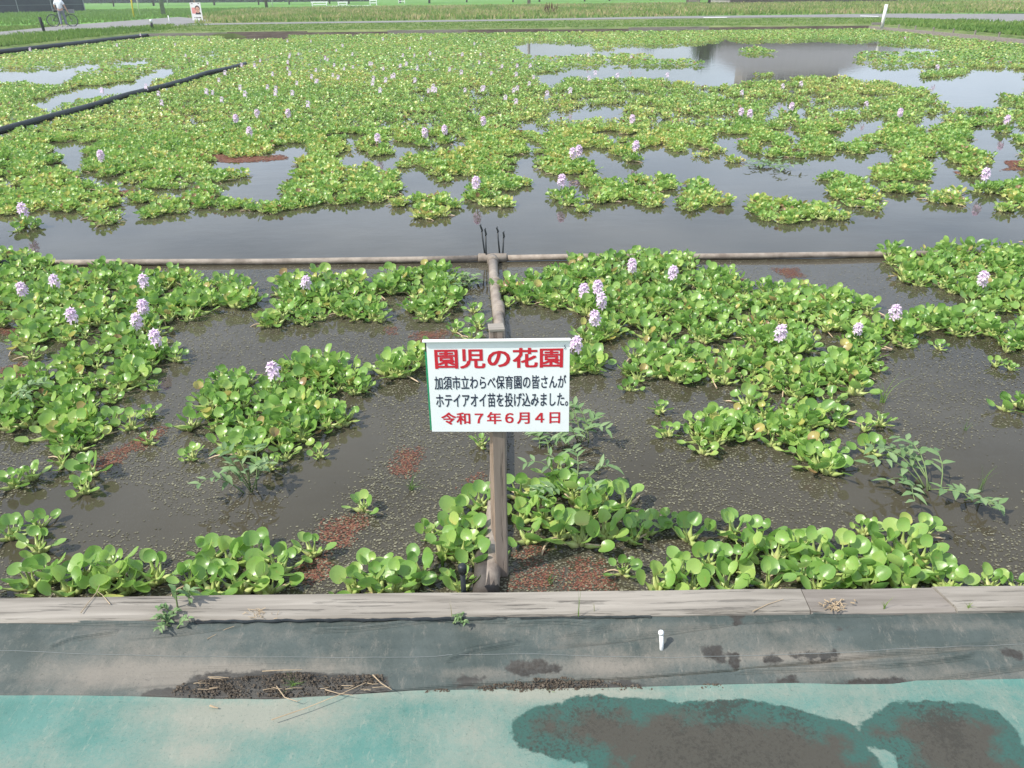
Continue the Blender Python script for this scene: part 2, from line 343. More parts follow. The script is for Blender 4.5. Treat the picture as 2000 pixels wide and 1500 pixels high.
def sheet_mat(name, clean, clean2, dust, wetc, wetc2, weave, streak=0.0):
    m = bpy.data.materials.new(name); m.use_nodes = True
    n = m.node_tree.nodes; l = m.node_tree.links; b = n['Principled BSDF']
    co = n.new('ShaderNodeTexCoord')
    def noise(s, d=5, rg=.65, stretch=None):
        t = n.new('ShaderNodeTexNoise'); t.inputs['Scale'].default_value = s; t.inputs['Detail'].default_value = d; t.inputs['Roughness'].default_value = rg
        if stretch:
            mp = n.new('ShaderNodeMapping'); mp.inputs['Scale'].default_value = stretch; l.new(co.outputs['Object'], mp.inputs['Vector']); l.new(mp.outputs[0], t.inputs['Vector'])
        else: l.new(co.outputs['Object'], t.inputs['Vector'])
        return t.outputs['Fac']
    def ramp(f, a, c, ca=(0, 0, 0), cb=(1, 1, 1)):
        r = n.new('ShaderNodeValToRGB'); e = r.color_ramp.elements; e[0].position = a; e[1].position = c; e[0].color = (*ca, 1); e[1].color = (*cb, 1)
        l.new(f, r.inputs['Fac']); return r.outputs[0]
    def mixc(f, a, c):
        mx = n.new('ShaderNodeMix'); mx.data_type = 'RGBA'
        l.new(f, mx.inputs[0])
        for s, v in ((6, a), (7, c)):
            if isinstance(v, tuple): mx.inputs[s].default_value = (*v, 1)
            else: l.new(v, mx.inputs[s])
        return mx.outputs[2]
    def math_(op, a, c, d=None):
        k = n.new('ShaderNodeMath'); k.operation = op
        for i, v in enumerate((a, c, d)):
            if v is None: continue
            if isinstance(v, (int, float)): k.inputs[i].default_value = v
            else: l.new(v, k.inputs[i])
        return k.outputs[0]
    at = n.new('ShaderNodeAttribute'); at.attribute_name = 'dirt'
    aw = n.new('ShaderNodeAttribute'); aw.attribute_name = 'wet'
    base = mixc(ramp(noise(5), .35, .65), clean, clean2)
    dn = math_('MULTIPLY_ADD', noise(16, 8, .75), 1.15, math_('SUBTRACT', at.outputs['Fac'], .42))
    dn = math_('MULTIPLY_ADD', noise(90, 4, .7, stretch=(1, streak, 1) if streak else None), .35, dn)
    df = ramp(math_('MULTIPLY_ADD', math_('SUBTRACT', noise(260, 3, .8), .5), .6, dn), 0.0, .86, (.07, .07, .07), (.94, .94, .94))
    dry = mixc(df, base, dust)
    dry = mixc(math_('MULTIPLY', ramp(noise(33, 8, .8, stretch=(1.6, .5, 1)), .55, .68), .45), dry, tuple(min(1, c * 1.25) for c in dust))
    dry = mixc(math_('MULTIPLY', ramp(noise(120, 4, .85), .57, .70), .55), dry, tuple(c * .45 for c in clean))
    sd = math_('MULTIPLY_ADD', noise(38, 7, .7), .034, math_('SUBTRACT', math_('MULTIPLY_ADD', noise(9, 4, .6), .05, aw.outputs['Fac']), .042))
    wf = ramp(math_('MULTIPLY_ADD', sd, 60, .5), .3, .7)
    sdn = math_('MULTIPLY_ADD', noise(13, 6, .7), .30, math_('SUBTRACT', aw.outputs['Fac'], .175))
    wetcol = mixc(ramp(sdn, .0, .06), wetc, wetc2)
    wetcol = mixc(math_('MULTIPLY', ramp(math_('MULTIPLY_ADD', math_('SUBTRACT', noise(70, 5, .8), .5), 1.2, noise(5, 4, .6)), .52, .68), .75), wetcol, tuple(c * .62 for c in wetc2))
    wetcol = mixc(math_('MULTIPLY', ramp(noise(170, 3, .8), .66, .74), .5), wetcol, tuple(c * 2.0 for c in wetc2))
    wetcol = mixc(math_('MULTIPLY', ramp(noise(140, 3, .8), .45, .75), .45), wetcol, (.045, .036, .028))
    col = mixc(wf, dry, wetcol)
    l.new(col, b.inputs['Base Color'])
    rr = n.new('ShaderNodeMapRange'); rr.inputs['To Min'].default_value = .62; rr.inputs['To Max'].default_value = .40
    l.new(wf, rr.inputs['Value']); l.new(rr.outputs[0], b.inputs['Roughness']); b.inputs['Specular IOR Level'].default_value = .25
    bp = n.new('ShaderNodeBump'); bp.inputs['Strength'].default_value = .35; bp.inputs['Distance'].default_value = .003
    if weave:
        wv = n.new('ShaderNodeTexWave'); wv.inputs['Scale'].default_value = 90; wv.bands_direction = 'X'; l.new(co.outputs['Object'], wv.inputs['Vector'])
        wv2 = n.new('ShaderNodeTexWave'); wv2.inputs['Scale'].default_value = 90; wv2.bands_direction = 'Y'; l.new(co.outputs['Object'], wv2.inputs['Vector'])
        h = math_('ADD', math_('MULTIPLY', wv.outputs['Fac'], .5), math_('MULTIPLY', wv2.outputs['Fac'], .5)); h = math_('ADD', h, math_('MULTIPLY', noise(60), 1.5))
    else: h = math_('ADD', noise(70, 6, .7), math_('MULTIPLY', noise(7), 2.0))
    l.new(h, bp.inputs['Height']); l.new(bp.outputs[0], b.inputs['Normal'])
    return m
TEAL = sheet_mat('teal_sheet', (.050, .155, .132), (.080, .195, .168), (.235, .238, .195), (.036, .090, .074), (.060, .056, .044), False)
FABRIC = sheet_mat('weed_fabric', (.037, .054, .051), (.068, .087, .083), (.19, .172, .145), (.05, .048, .043), (.045, .038, .031), True, .35)
me.materials.append(TEAL)
tag(link_mesh('tarpaulin', me), 'dusty teal plastic sheet in the foreground with wide wet patches at right', 'tarpaulin')

# dark weed-control fabric between the teal sheet and the timber edge
PZ = .10                                                # top of the timber edging
py_near = lambda px_: P(px_, np.interp(px_, [0, 500, 1000, 1300, 2000], [1205, 1205, 1201, 1199, 1190]), PZ).y
NEARY, FARY = P(1000, 1201, PZ).y, P(1000, 1153, PZ).y
nx, ny = 550, 110
x, t = grid_xy(-2.3, 2.3, 0, 1, nx, ny)
ey = edge_y(x) - .012
top_y = NEARY + .004
ey = ey - .012
y = ey + t * (top_y - ey)
prof = np.interp(t, [0, .12, .35, .62, .85, 1], [ZT - .012, ZT + .004, .044, .066, .085, .088])
z = np.zeros(len(x))
for i in range(len(x)):
    a, b, tt = x[i], y[i], t[i]
    fold = .020 * fbm(a * .45 + .3 * b, b * 5.5, 1.7, 3, 2.0) + .0025 * fbm(a, b * 2, 9, 2, 5)
    cre = mnoise.noise((a * .9 + 4, b * 9.0 - a * .6, 1.3)); cre = -.017 * max(0, 1 - abs(cre) * 12) * max(0, min(1, .5 + 1.6 * mnoise.noise((a * 1.1, b * 3, 6))))
    z[i] = prof[i] + (fold + cre) * min(1, tt * 5) * min(1, (1 - tt) * 5 + .25)
for ln in ([(-20, 1211), (60, 1213), (112, 1219)], [(-20, 1222), (180, 1229), (330, 1231)], [(105, 1269), (150, 1256), (222, 1247)], [(620, 1239), (700, 1236), (770, 1229), (850, 1220), (1010, 1224)], [(1000, 1229), (1100, 1225), (1152, 1229)], [(880, 1284), (930, 1270), (1005, 1257)], [(1450, 1300), (1650, 1293), (1800, 1284), (1900, 1274)], [(1590, 1212), (1680, 1211), (1760, 1208)], [(1180, 1215), (1260, 1211), (1330, 1213)]):
    W = pw(ln, .068); d_ = np.full(len(x), 9.0); sg = np.zeros(len(x)); PP = np.stack([x, y], 1)
    for a, b in zip(W[:-1], W[1:]):
        ab = b - a; t_ = ((PP - a) @ ab) / (ab @ ab); tc = np.clip(t_, 0, 1); dd = PP - (a + tc[:, None] * ab); h_ = np.hypot(dd[:, 0], dd[:, 1]); m_ = h_ < d_; d_[m_] = h_[m_]; sg[m_] = dd[m_, 1]
    z += .007 * np.exp(-((sg - .006) / .009) ** 2) * (np.abs(d_ - np.abs(sg)) < .004) - .008 * np.exp(-(sg / .0045) ** 2) * (np.abs(d_ - np.abs(sg)) < .004)
px = proj(np.stack([x, y, z], 1))
dirt = np.array([fbm(a * .8, b * 2.2, 3.0, 4, 8.1) for a, b in zip(x, y)]) - .24
for cx, cy, rx, ry, k in ((330, 1330, 170, 26, .6), (480, 1310, 330, 18, .55), (1180, 1302, 130, 22, .75), (1400, 1285, 150, 14, .3), (1650, 1282, 170, 9, .65), (1560, 1225, 240, 14, .28), (930, 1315, 90, 18, .55), (100, 1240, 200, 12, .18), (1700, 1318, 300, 14, .2), (1830, 1268, 90, 7, .6)):
    dirt += k * bump2(cx, cy, rx, ry)
dirt -= .25 * bump2(150, 1215, 500, 10) + .25 * bump2(1200, 1205, 900, 12)
wets = [[(980, 1300), (1000, 1290), (1100, 1300), (1096, 1314), (1050, 1312), (1030, 1318), (985, 1314)],
        [(1370, 1275), (1405, 1270), (1410, 1288), (1380, 1287)], [(1425, 1282), (1442, 1282), (1440, 1298), (1430, 1296)],
        [(1478, 1292), (1498, 1282), (1520, 1284), (1528, 1290), (1505, 1300)], [(1540, 1282), (1565, 1275), (1600, 1279), (1628, 1275), (1644, 1281), (1622, 1289), (1575, 1291)],
        [(1945, 1274), (1990, 1276), (1992, 1286), (1950, 1282)], [(1425, 1222), (1440, 1220), (1442, 1234), (1436, 1237)], [(1633, 1241), (1656, 1240), (1655, 1245), (1634, 1246)],
        [(1000, 1335), (1090, 1322), (1200, 1325), (1300, 1335), (1300, 1350), (1000, 1355)], [(1340, 1340), (1400, 1328), (1450, 1338), (1440, 1350), (1340, 1350)], [(1505, 1328), (1550, 1316), (1560, 1334), (1510, 1336)], [(1610, 1332), (1700, 1318), (1780, 1320), (1830, 1332), (1800, 1340), (1610, 1342)],
        [(890, 1328), (905, 1316), (950, 1318), (945, 1328), (920, 1333)], [(270, 1348), (330, 1340), (380, 1315), (640, 1310), (760, 1322), (760, 1345), (640, 1372), (270, 1372)]]
sdw = np.full(len(x), -1.0); P2 = np.stack([x, y], 1)
for q in wets: sdw = np.maximum(sdw, sdist(P2, pw(q, .045)) * .8)
me = np_mesh('weed_fabric', np.stack([x, y, z], 1), grid_faces(nx, ny), [FABRIC])
add_attr(me, 'wet', sdw); add_attr(me, 'dirt', dirt)
fab = tag(link_mesh('weed_fabric', me), 'grey green woven weed fabric laid in folds along the timber edging', 'ground fabric')
def fab_z(xx, yy):
    i = np.argmin((FX - xx) ** 2 + (FY - yy) ** 2); return float(FZ[i])
FX, FY, FZ = x, y, z
# the pale stitched stripe of the fabric
st = MB(); pl = []
for k in range(90):
    pxk = -60 + k * 24; pyk = np.interp(pxk, [0, 250, 500, 750, 1000, 1300, 1600, 1850, 2000], [1276, 1281, 1284, 1284, 1276, 1279, 1272, 1262, 1258]) + .35 * math.sin(k * .9)
    q = P(pxk, pyk, .062); pl.append((q.x, q.y, fab_z(q.x, q.y) + .0015))
st.tube(pl, .0006, 5); so = st.build('stripe_thread', mat('pale_thread', (.20, .22, .215), .7), fab)

# crumpled black hem where the fabric meets the timber, in two stretches
for x0_, x1_, amp in ((385, 880, .006), (880, 1270, .004)):
    m = MB(); pl = []
    for k in range(60):
        a_ = x0_ + (x1_ - x0_) * k / 59; q = P(a_, 1202 if a_ > 600 else 1206, PZ - .012); pl.append((q.x, NEARY - .004 + amp * mnoise.noise((k * .31, 2, x0_)), .088 + amp * (.6 + mnoise.noise((k * .27, 5, x0_)))))
    m.tube(pl, [.0035 + .004 * abs(mnoise.noise((k * .4, 9, x0_))) * (amp / .006) for k in range(60)], 6); m.build('crumpled_hem', BLACK if amp > .005 else LINER, fab)
# timber edging planks
def plank(x0, x1, skew0, skew1, label, dz=0.0, material=None):
    m = MB(); n = max(2, int((x1 - x0) / .06)); V = []; F = []
    y0, y1 = NEARY, FARY
    for i in range(n + 1):
        a = i / n
        for (yy, zz) in ((y0, -.06), (y0, PZ - .008), (y0 + .008, PZ), (y1 - .008, PZ), (y1, PZ - .008), (y1, -.06)):
            b = (yy - y0) / (y1 - y0); xs = x0 + skew0 * b; xe = x1 + skew1 * b
            xx = xs + (xe - xs) * a
            V.append((xx, yy + .003 * mnoise.noise((xx * 3, zz * 9, dz * 50)), zz + dz + (.003 * mnoise.noise((xx * 2.2, yy * 8, 4)) if zz > 0 else 0)))
    for i in range(n):
        for k in range(6):
            k2 = (k + 1) % 6; F.append((i * 6 + k, i * 6 + k2, (i + 1) * 6 + k2, (i + 1) * 6 + k))
    F.append(tuple(range(6))); F.append(tuple(n * 6 + k for k in range(6))[::-1])
    m.add(V, F)
    return tag(m.build('edging_plank', material or PLANK, None, False), label, 'plank', 'timber planks edging the pond')
xj = P(1868, 1190, PZ).x
plank(-2.6, P(1582, 1192, PZ).x, 0, .004, 'long weathered grey plank along the near pond edge below the sign', 0)
plank(P(1584, 1192, PZ).x, xj, .004, -.026, 'short darker plank piece between the long plank and the right corner', -.002, PLANKD)
plank(xj + .004, 2.6, -.026, 0, 'pale plank piece at the right end of the near pond edge', .003)

# damp soil heaped on the fabric by the teal sheet
def soil(label_poly, n, name='soil'):
    pass
sv = []; sf = []
strips = [([(335, 1352), (345, 1338), (365, 1330), (420, 1322), (500, 1318), (570, 1315), (640, 1318), (700, 1320), (752, 1320), (756, 1335), (700, 1344), (640, 1354), (560, 1362), (430, 1364), (345, 1364)], .010, 2600),
          ([(905, 1348), (930, 1336), (980, 1328), (1080, 1322), (1180, 1326), (1250, 1334), (1300, 1340), (1295, 1347), (1150, 1348), (1000, 1350)], .006, 1600),
          ([(745, 1358), (830, 1343), (900, 1340), (905, 1348), (800, 1354)], .003, 400), ([(1345, 1340), (1400, 1330), (1440, 1338), (1400, 1344)], .004, 300)]
m = MB()
for poly, hh, n in strips:
    W = pw(poly, .04); lo, hi = W.min(0), W.max(0); done = 0
    CP = np.stack([nrg.uniform(lo[0], hi[0], n * 8), nrg.uniform(lo[1], hi[1], n * 8)], 1); CS = sdist(CP, W)
    for p, s_ in zip(CP, CS):
        if done >= n: break
        p = p[None]
        if s_ < .004 + .012 * mnoise.noise((p[0, 0] * 30, p[0, 1] * 30, 0)) or mnoise.noise((p[0, 0] * 16, p[0, 1] * 22, 4)) < rnd.uniform(-.55, .35): continue
        done += 1
        xx, yy = p[0]; r = .0009 + .0050 * rnd.random() ** 4; zz = fab_z(xx, yy) + min(hh, max(0, s_) * .5) * rnd.uniform(.3, 1)
        V = []; c = [(1, 0, 0), (-1, 0, 0), (0, 1, 0), (0, -1, 0), (0, 0, 1), (0, 0, -1)]
        a = rnd.uniform(0, 3)
        for q in c:
            k = r * rnd.uniform(.6, 1.2); V.append((xx + k * (q[0] * math.cos(a) - q[1] * math.sin(a)), yy + k * (q[0] * math.sin(a) + q[1] * math.cos(a)), zz + k * q[2] * .7))
        m.add(V, [(0, 2, 4), (2, 1, 4), (1, 3, 4), (3, 0, 4), (2, 0, 5), (1, 2, 5), (3, 1, 5), (0, 3, 5)])
tag(m.build('soil', SOILM), 'dark damp soil crumbs washed along the edge of the fabric', None, None, 'stuff')

# dry twigs
def twig(pts_px, z, rad, label, group=None):
    m = MB(); pts = []
    for i, (a, b) in enumerate(pts_px):
        q = P(a, b, z); zz = max(z, (fab_z(q.x, q.y) + rad) if q.y < NEARY and q.y > edge_y(q.x) else z); pts.append((q.x, q.y, zz))
    m.tube(pts, [rad * (1 - .5 * i / (len(pts) - 1)) for i in range(len(pts))], 5)
    tag(m.build('dry_twig', STRAW), label, 'twig', group)
twig([(530, 1406), (600, 1382), (660, 1358), (715, 1333)], .05, .0016, 'long thin dry twig slanting across soil onto the teal sheet')
twig([(512, 1311), (545, 1309), (590, 1308)], .066, .0014, 'pale straw lying above the left end of the soil strip')
twig([(728, 1318), (745, 1335), (765, 1347)], .062, .0016, 'short pale straw crossing the right end of the soil strip')
twig([(635, 1347), (660, 1354), (690, 1358)], .052, .0013, 'little straw lying on the lower edge of the soil strip')
twig([(540, 1340), (556, 1362), (580, 1370), (590, 1365)], .05, .0014, 'bent straw hooked over the soil below the fabric middle')
twig([(410, 1378), (418, 1381), (426, 1383)], ZT + .008, .003, 'tiny white chip of straw lying on the teal sheet')
twig([(405, 1248), (440, 1230), (490, 1212)], .078, .0012, 'fine dry straw lying across the fabric folds near the plank')
twig([(158, 1197), (170, 1180), (188, 1158), (195, 1142)], PZ + .006, .0015, 'bent straw standing at the plank left of the weed')
twig([(215, 1180), (200, 1162), (190, 1155)], PZ + .005, .0013, 'small straw lying on plank beside the bent straw')
twig([(1470, 1194), (1500, 1180), (1530, 1170)], PZ + .004, .0016, 'pale straw lying aslant on plank right of the sign')
twig([(1610, 1190), (1640, 1178), (1655, 1180)], PZ + .004, .0015, 'pale straw beside the debris heap on the plank')
for k in range(16):
    a_, b_ = rnd.uniform(360, 745), rnd.uniform(1322, 1356); an = rnd.uniform(-.6, .6); L_ = rnd.uniform(12, 42)
    twig([(a_, b_), (a_ + L_ * .5 * math.cos(an), b_ + 3 * math.sin(an) + rnd.uniform(-2, 2)), (a_ + L_ * math.cos(an), b_ + 8 * math.sin(an))], .05, rnd.uniform(.0007, .0013), 'fine pale straw scattered among the crumbs of the soil strip', 'straws among the soil crumbs')
# heap of pale dry bits on the plank
m = MB()
for k in range(46):
    q = P(rnd.gauss(1627, 13), rnd.gauss(1183, 6), PZ + .004); a = rnd.uniform(0, 6.3); L = rnd.uniform(.006, .018)
    m.tube([(q.x, q.y, PZ + rnd.uniform(.003, .012)), (q.x + L * math.cos(a), q.y + L * math.sin(a) * .6, PZ + rnd.uniform(.003, .012))], rnd.uniform(.001, .0024), 5)
tag(m.build('debris_heap', STRAW), 'little heap of pale dry plant bits on the plank at right', 'debris')
m = MB()
for k in range(26):
    q = P(rnd.gauss(505, 14), rnd.gauss(1198, 5), PZ + .002); a = rnd.uniform(0, 6.3); L = rnd.uniform(.008, .03)
    m.tube([(q.x, q.y, PZ - rnd.uniform(0, .012)), (q.x + L * math.cos(a), q.y + L * math.sin(a) * .5, PZ + rnd.uniform(.0, .014))], .0009, 4)
tag(m.build('debris_heap', STRAW), 'tangle of brown dry roots at the plank edge left of sign', 'debris')

# white anchor peg
q = P(1293, 1262, .07); t_ = empty('anchor_peg', (q.x, q.y, fab_z(q.x, q.y)))
tag(t_, 'white plastic peg sticking out of the dark fabric', 'peg')
m = MB(); m.tube([(0.0, 0, -.02), (-.001, .004, .02), (-.003, .012, .048)], [.0055, .006, .0062], 10); m.build('shaft', WHITE, t_, True)
m = MB(); m.tube([(-.003, .012, .046), (-.0035, .0135, .053), (-.004, .015, .058)], [.0078, .0085, .006], 10); m.build('head', WHITE, t_, True)

# ================================================================== SIGN
sb = P(981, 1118, 0); SY = sb.y
sign = empty('notice_sign', (sb.x, SY, 0)); tag(sign, 'white notice board with red and navy Japanese lettering on a wooden post', 'sign')
def loc(px_, py_):                                       # point on the vertical plane y = SY - .022 seen at this pixel, in the sign's own frame
    v = CROT @ Vector(((px_ - 1000) / FPX, -(py_ - 750) / FPX, -1)); t = (SY - .030 - CAM.y) / v.y; q = CAM + v * t
    return q.x - sb.x, q.z
xt, zt = loc(969, 650)
m = MB(); n = 12; rz = Matrix.Rotation(R(6), 3, 'Z'); V = []; F = []
for i in range(n + 1):
    a = i / n; c = Vector((xt * a, 0, -.12 + (zt + .12) * a))
    for sx, sy in ((-1, -1), (-.75, -1), (.75, -1), (1, -.75), (1, 1), (-1, 1), (-1, -.75)):
        V.append(c + rz @ Vector((sx * .0200, sy * .0215, 0)))
k = 7
for i in range(n):
    for j in range(k): F.append((i * k + j, i * k + (j + 1) % k, (i + 1) * k + (j + 1) % k, (i + 1) * k + j))
F.append(tuple(range(k))[::-1]); F.append(tuple(n * k + j for j in range(k))); m.add(V, F)
m.build('post', POSTG, sign)
m = MB(); m.box((xt, 0, zt + .004), (.046, .046, .008), rz); m.build('post_cap', PLANK, sign, bevel=.002)
# pale wedge of timber behind the left side of the post
m = MB(); V = [(-.034, -.012, .20), (-.020, -.012, .20), (-.020, .02, .20), (-.034, .02, .20), (-.030, -.012, .56), (-.018, -.012, .56), (-.018, .02, .56), (-.030, .02, .56), (-.022, -.012, .14), (-.016, -.012, .14), (-.016, .02, .14), (-.022, .02, .14)]
m.add(V, [(0, 1, 5, 4), (1, 2, 6, 5), (2, 3, 7, 6), (3, 0, 4, 7), (4, 5, 6, 7), (8, 9, 1, 0), (9, 10, 2, 1), (10, 11, 3, 2), (11, 8, 0, 3), (11, 10, 9, 8)])
m.build('brace', POSTL, sign)
(xl, zu), (xr, _), (xb, zd) = loc(832, 667), loc(1113, 667), loc(843, 843)
zd2 = loc(1111, 843)[1]
xl2 = loc(844, 843)[0]; xr2 = loc(1111, 843)[0]
bw, bh = xr - xl, zu - zd; bx, bz = (xl + xr) / 2, (zu + zd) / 2
board = None
m = MB(); nb = 16; V = []; F = []
yb = -.030
for i in range(nb + 1):
    for j in range(nb + 1):
        a, b = i / nb, j / nb
        xx = (xl + (xr - xl) * a) * (1 - b) + (xl2 + (xr2 - xl2) * a) * b
        V.append((xx, yb - .0005 * mnoise.noise((a * 3, b * 2.5, 7)) , zu + (zd + (zd2 - zd) * a - zu) * b))
nf = len(V)
for i in range(nb):
    for j in range(nb): F.append((i * (nb + 1) + j, i * (nb + 1) + j + 1, (i + 1) * (nb + 1) + j + 1, (i + 1) * (nb + 1) + j))
V += [(x_, yb + .006, z_) for x_, _, z_ in V[:nf]]
F += [tuple(k_ + nf for k_ in f)[::-1] for f in F[:]]
rim = [i * (nb + 1) for i in range(nb + 1)] + [nb * (nb + 1) + j for j in range(1, nb + 1)] + [i * (nb + 1) + nb for i in range(nb - 1, -1, -1)] + [j for j in range(nb - 1, 0, -1)]
for i in range(len(rim)): a, b = rim[i - 1], rim[i]; F.append((a, b, b + nf, a + nf))
m.add(V, F); board = m.build('board', PAPER, sign, True)
eo = board.modifiers.new('split', 'EDGE_SPLIT')
m = MB(); m.box((bx - .004, yb - .002, zu + .002), (bw + .012, .012, .006)); m.build('top_rail', WHITE, board, bevel=.0015)
m = MB(); V = []
gx0, gz0 = loc(829, 690); gx1, gz1 = loc(840, 843)
m.add([(gx0, yb + .008, gz0), (gx0 + .03, yb + .008, gz0), (gx1 + .03, yb + .008, gz1), (gx1, yb + .008, gz1), (gx0, yb + .013, gz0), (gx0 + .03, yb + .013, gz0), (gx1 + .03, yb + .013, gz1), (gx1, yb + .013, gz1)], [(0, 1, 2, 3), (7, 6, 5, 4), (0, 3, 7, 4), (1, 0, 4, 5), (2, 1, 5, 6), (3, 2, 6, 7)])
m.build('backing_edge', GREENP, board)
m = MB(); ax, az = loc(829.5, 669); m.box((ax + .008, yb + .010, (az + gz0) / 2), (.018, .006, az - gz0 - .001)); m.build('corner_tape', BLACK, board)

def lettering(text, box_px, material, bold=.02, name='lettering'):
    (xa, za), (xb_, zb) = loc(box_px[0], box_px[1]), loc(box_px[2], box_px[3])
    cu = bpy.data.curves.new('t', 'FONT'); cu.body = text; cu.size = 1; cu.resolution_u = 3
    to = bpy.data.objects.new('t', cu); COL.objects.link(to); bpy.context.view_layer.update()
    me = bpy.data.meshes.new_from_object(to.evaluated_get(bpy.context.evaluated_depsgraph_get()))
    bpy.data.objects.remove(to); bpy.data.curves.remove(cu)
    n = len(me.vertices); a = np.empty(n * 3, np.float32); me.vertices.foreach_get('co', a); a = a.reshape(-1, 3)
    lo, hi = a.min(0), a.max(0); fs = [list(p.vertices) for p in me.polygons]; VV, FF = [], []
    for k, (ox, oz) in enumerate([(0, 0), (-1, -.7), (1, -.7), (-1, .7), (1, .7), (1, 0), (-1, 0)]):
        o_ = np.empty_like(a)
        o_[:, 0] = xa + (a[:, 0] + ox * bold - lo[0]) / (hi[0] - lo[0]) * (xb_ - xa)
        o_[:, 2] = zb + (a[:, 1] + oz * bold - lo[1]) / (hi[1] - lo[1]) * (za - zb)
        o_[:, 1] = yb - .0007 - .00003 * k
        VV.append(o_); FF += [[i + k * n for i in f] for f in fs]
    me = bpy.data.meshes.new(name); me.from_pydata(np.concatenate(VV).tolist(), [], FF); me.materials.append(material)
    me.name = name
    return link_mesh(name, me, None, board)
lettering('園児の花園', (849, 682, 1098, 717), REDINK, .026)
lettering('加須市立わらべ保育園の皆さんが', (848, 735, 1105, 758), BLUEINK, .015)
lettering('ホテイアオイ苗を投げ込みました。', (851, 769, 1109, 793), BLUEINK, .015)
lettering('令和７年６月４日', (862, 806, 1093, 826.5), REDINK, .026)
m = MB(); c = [loc(1104, 673), loc(1102, 676), loc(1105, 678), loc(1102, 681)]; m.tube([(a, yb - .0010, b) for a, b in c], .0009, 4); m.build('pen_mark', BLUEINK, board)

# ================================================================== PIPES AND STAKES
tee = P(962, 503, .03); TY = tee.y
def pipe_run(name, pts, rad, material, label, group=None, n=14):
    m = MB(); m.tube(pts, rad, n); o = m.build(name, material, None, True); return tag(o, label, 'pipe', group)
lp = P(95, 505, .03); 
ct = empty('pipe_tee', (tee.x, TY, .028)); tag(ct, 'grey pipe tee where the lengthwise pipe meets the cross pipes', 'pipe fitting')
m = MB(); m.tube([(-.105, 0, 0), (-.1, 0, 0), (.1, 0, 0), (.105, 0, 0)], [.028, .033, .033, .028], 16); m.build('sleeve', PIPEL, ct, True)
m = MB(); m.tube([(0, -.02, 0), (.002, -.07, 0), (.003, -.085, 0)], [.036, .037, .040], 16); m.tube([(.003, -.085, 0), (.004, -.10, 0)], [.042, .042], 16); m.build('collar', PIPEL, ct, True)
pipe_run('cross_pipe', [(-3.46, TY + .02, .02)] + [(-3.46 + k * .56, TY + .01 * math.sin(k), .02 + .004 * math.sin(k * 1.7)) for k in range(1, 6)] + [(tee.x - .09, TY, .025)], .023, PIPEL, 'dusty grey pipe floating across the pond left of the tee')
ce = P(96, 503, .02)
pipe_run('cross_pipe', [(tee.x + .09, TY, .025)] + [(tee.x + .1 + k * .58, TY + .012 * math.sin(k * 1.3), .022 + .004 * math.sin(k * 2.1)) for k in range(1, 7)], .022, PIPE, 'brownish pipe floating across the pond right of the tee')
m = MB(); m.tube([(-8, TY + .05, .01), (-3.40, TY + .02, .02)], .028, 14); tag(m.build('cross_pipe', BLACK, None, True), 'black pipe end joining the dusty cross pipe at far left', 'pipe')
p1 = P(950, 1140, .03)
lw = [(tee.x + .004, TY - .10, .028)]
for a, b in ((965, 545), (970, 590), (976, 640)): q = P(a, b, .04); lw.append((q.x, q.y, .03))
lw += [(-.058, 2.75, .03), (-.062, 2.4, .03), (-.076, 2.12, .03), (p1.x, 1.90, .025)]
lp_ = empty('lengthwise_pipe', (lw[0][0], lw[0][1], lw[0][2])); tag(lp_, 'brown weathered pipe running from the tee to the plank under the sign', 'pipe')
rel = lambda pts: [(a - lw[0][0], b - lw[0][1], c - lw[0][2]) for a, b, c in pts]
m = MB(); m.tube(rel(lw), [.033] * 4 + [.034, .035, .038, .040], 16); m.build('tube', PIPE, lp_, True)
for px_, py_ in ((968, 548), (969, 556), (970, 563)):
    m = MB(); q = P(px_, py_, .04); m.tube(rel([(q.x - .002, q.y + .012, .03), (q.x + .002, q.y - .012, .03)]), .0365, 14); m.build('rope_wrap', PIPEL, lp_, True)
q = P(975, 607, .04); m = MB(); m.tube(rel([(q.x - .004, q.y + .13, .03), (q.x - .004, q.y + .12, .03), (q.x, q.y - .05, .03)]), [.034, .0365, .0365], 14); m.build('coupling', PIPE, lp_, True)
q = P(951, 1098, .03); m = MB(); m.tube(rel([(q.x, q.y + .10, .024), (q.x, q.y + .09, .024), (q.x, 1.895, .022)]), [.030, .043, .044], 14); m.build('end_sleeve', mat('dark_sleeve', (.035, .030, .027), .6, .3, col2=(.085, .072, .062), vs=14), lp_, True)

def rod(base_px, top_px, label, zb=0.0, name='thin_stake', r=.006):
    b = P(*base_px, zb)
    v = CROT @ Vector(((top_px[0] - 1000) / FPX, -(top_px[1] - 750) / FPX, -1)); t = (b.y + .01 - CAM.y) / v.y; q = CAM + v * t
    o = empty(name, (b.x, b.y, -.02)); tag(o, label, 'stake', 'black stakes at the pipe tee')
    d = Vector((q.x - b.x, q.y - b.y, q.z + .02)); k = .82
    m = MB(); m.tube([(0, 0, 0), d * k], r, 7); m.build('shaft', BLACK, o, True)
    e = d * k; m = MB(); m.tube([e, e + Vector((.004, 0, .012)), d + Vector((-.004, 0, 0)), d + Vector((.003, 0, .01))], [r * .9, r * 1.2, r * 1.1, r * .5], 7); m.build('frayed_tip', BLACK, o, True)
    return o
rod((949, 507), (939, 440), 'black stake leaning left, leftmost at the pipe tee')
rod((950, 512), (948, 448), 'black stake crossing the leftmost stake just before the tee')
rod((976, 494), (971, 445), 'black stake standing behind the cross pipe at the tee', 0)
rod((981, 510), (984, 454), 'black stake leaning right, rightmost at the pipe tee')
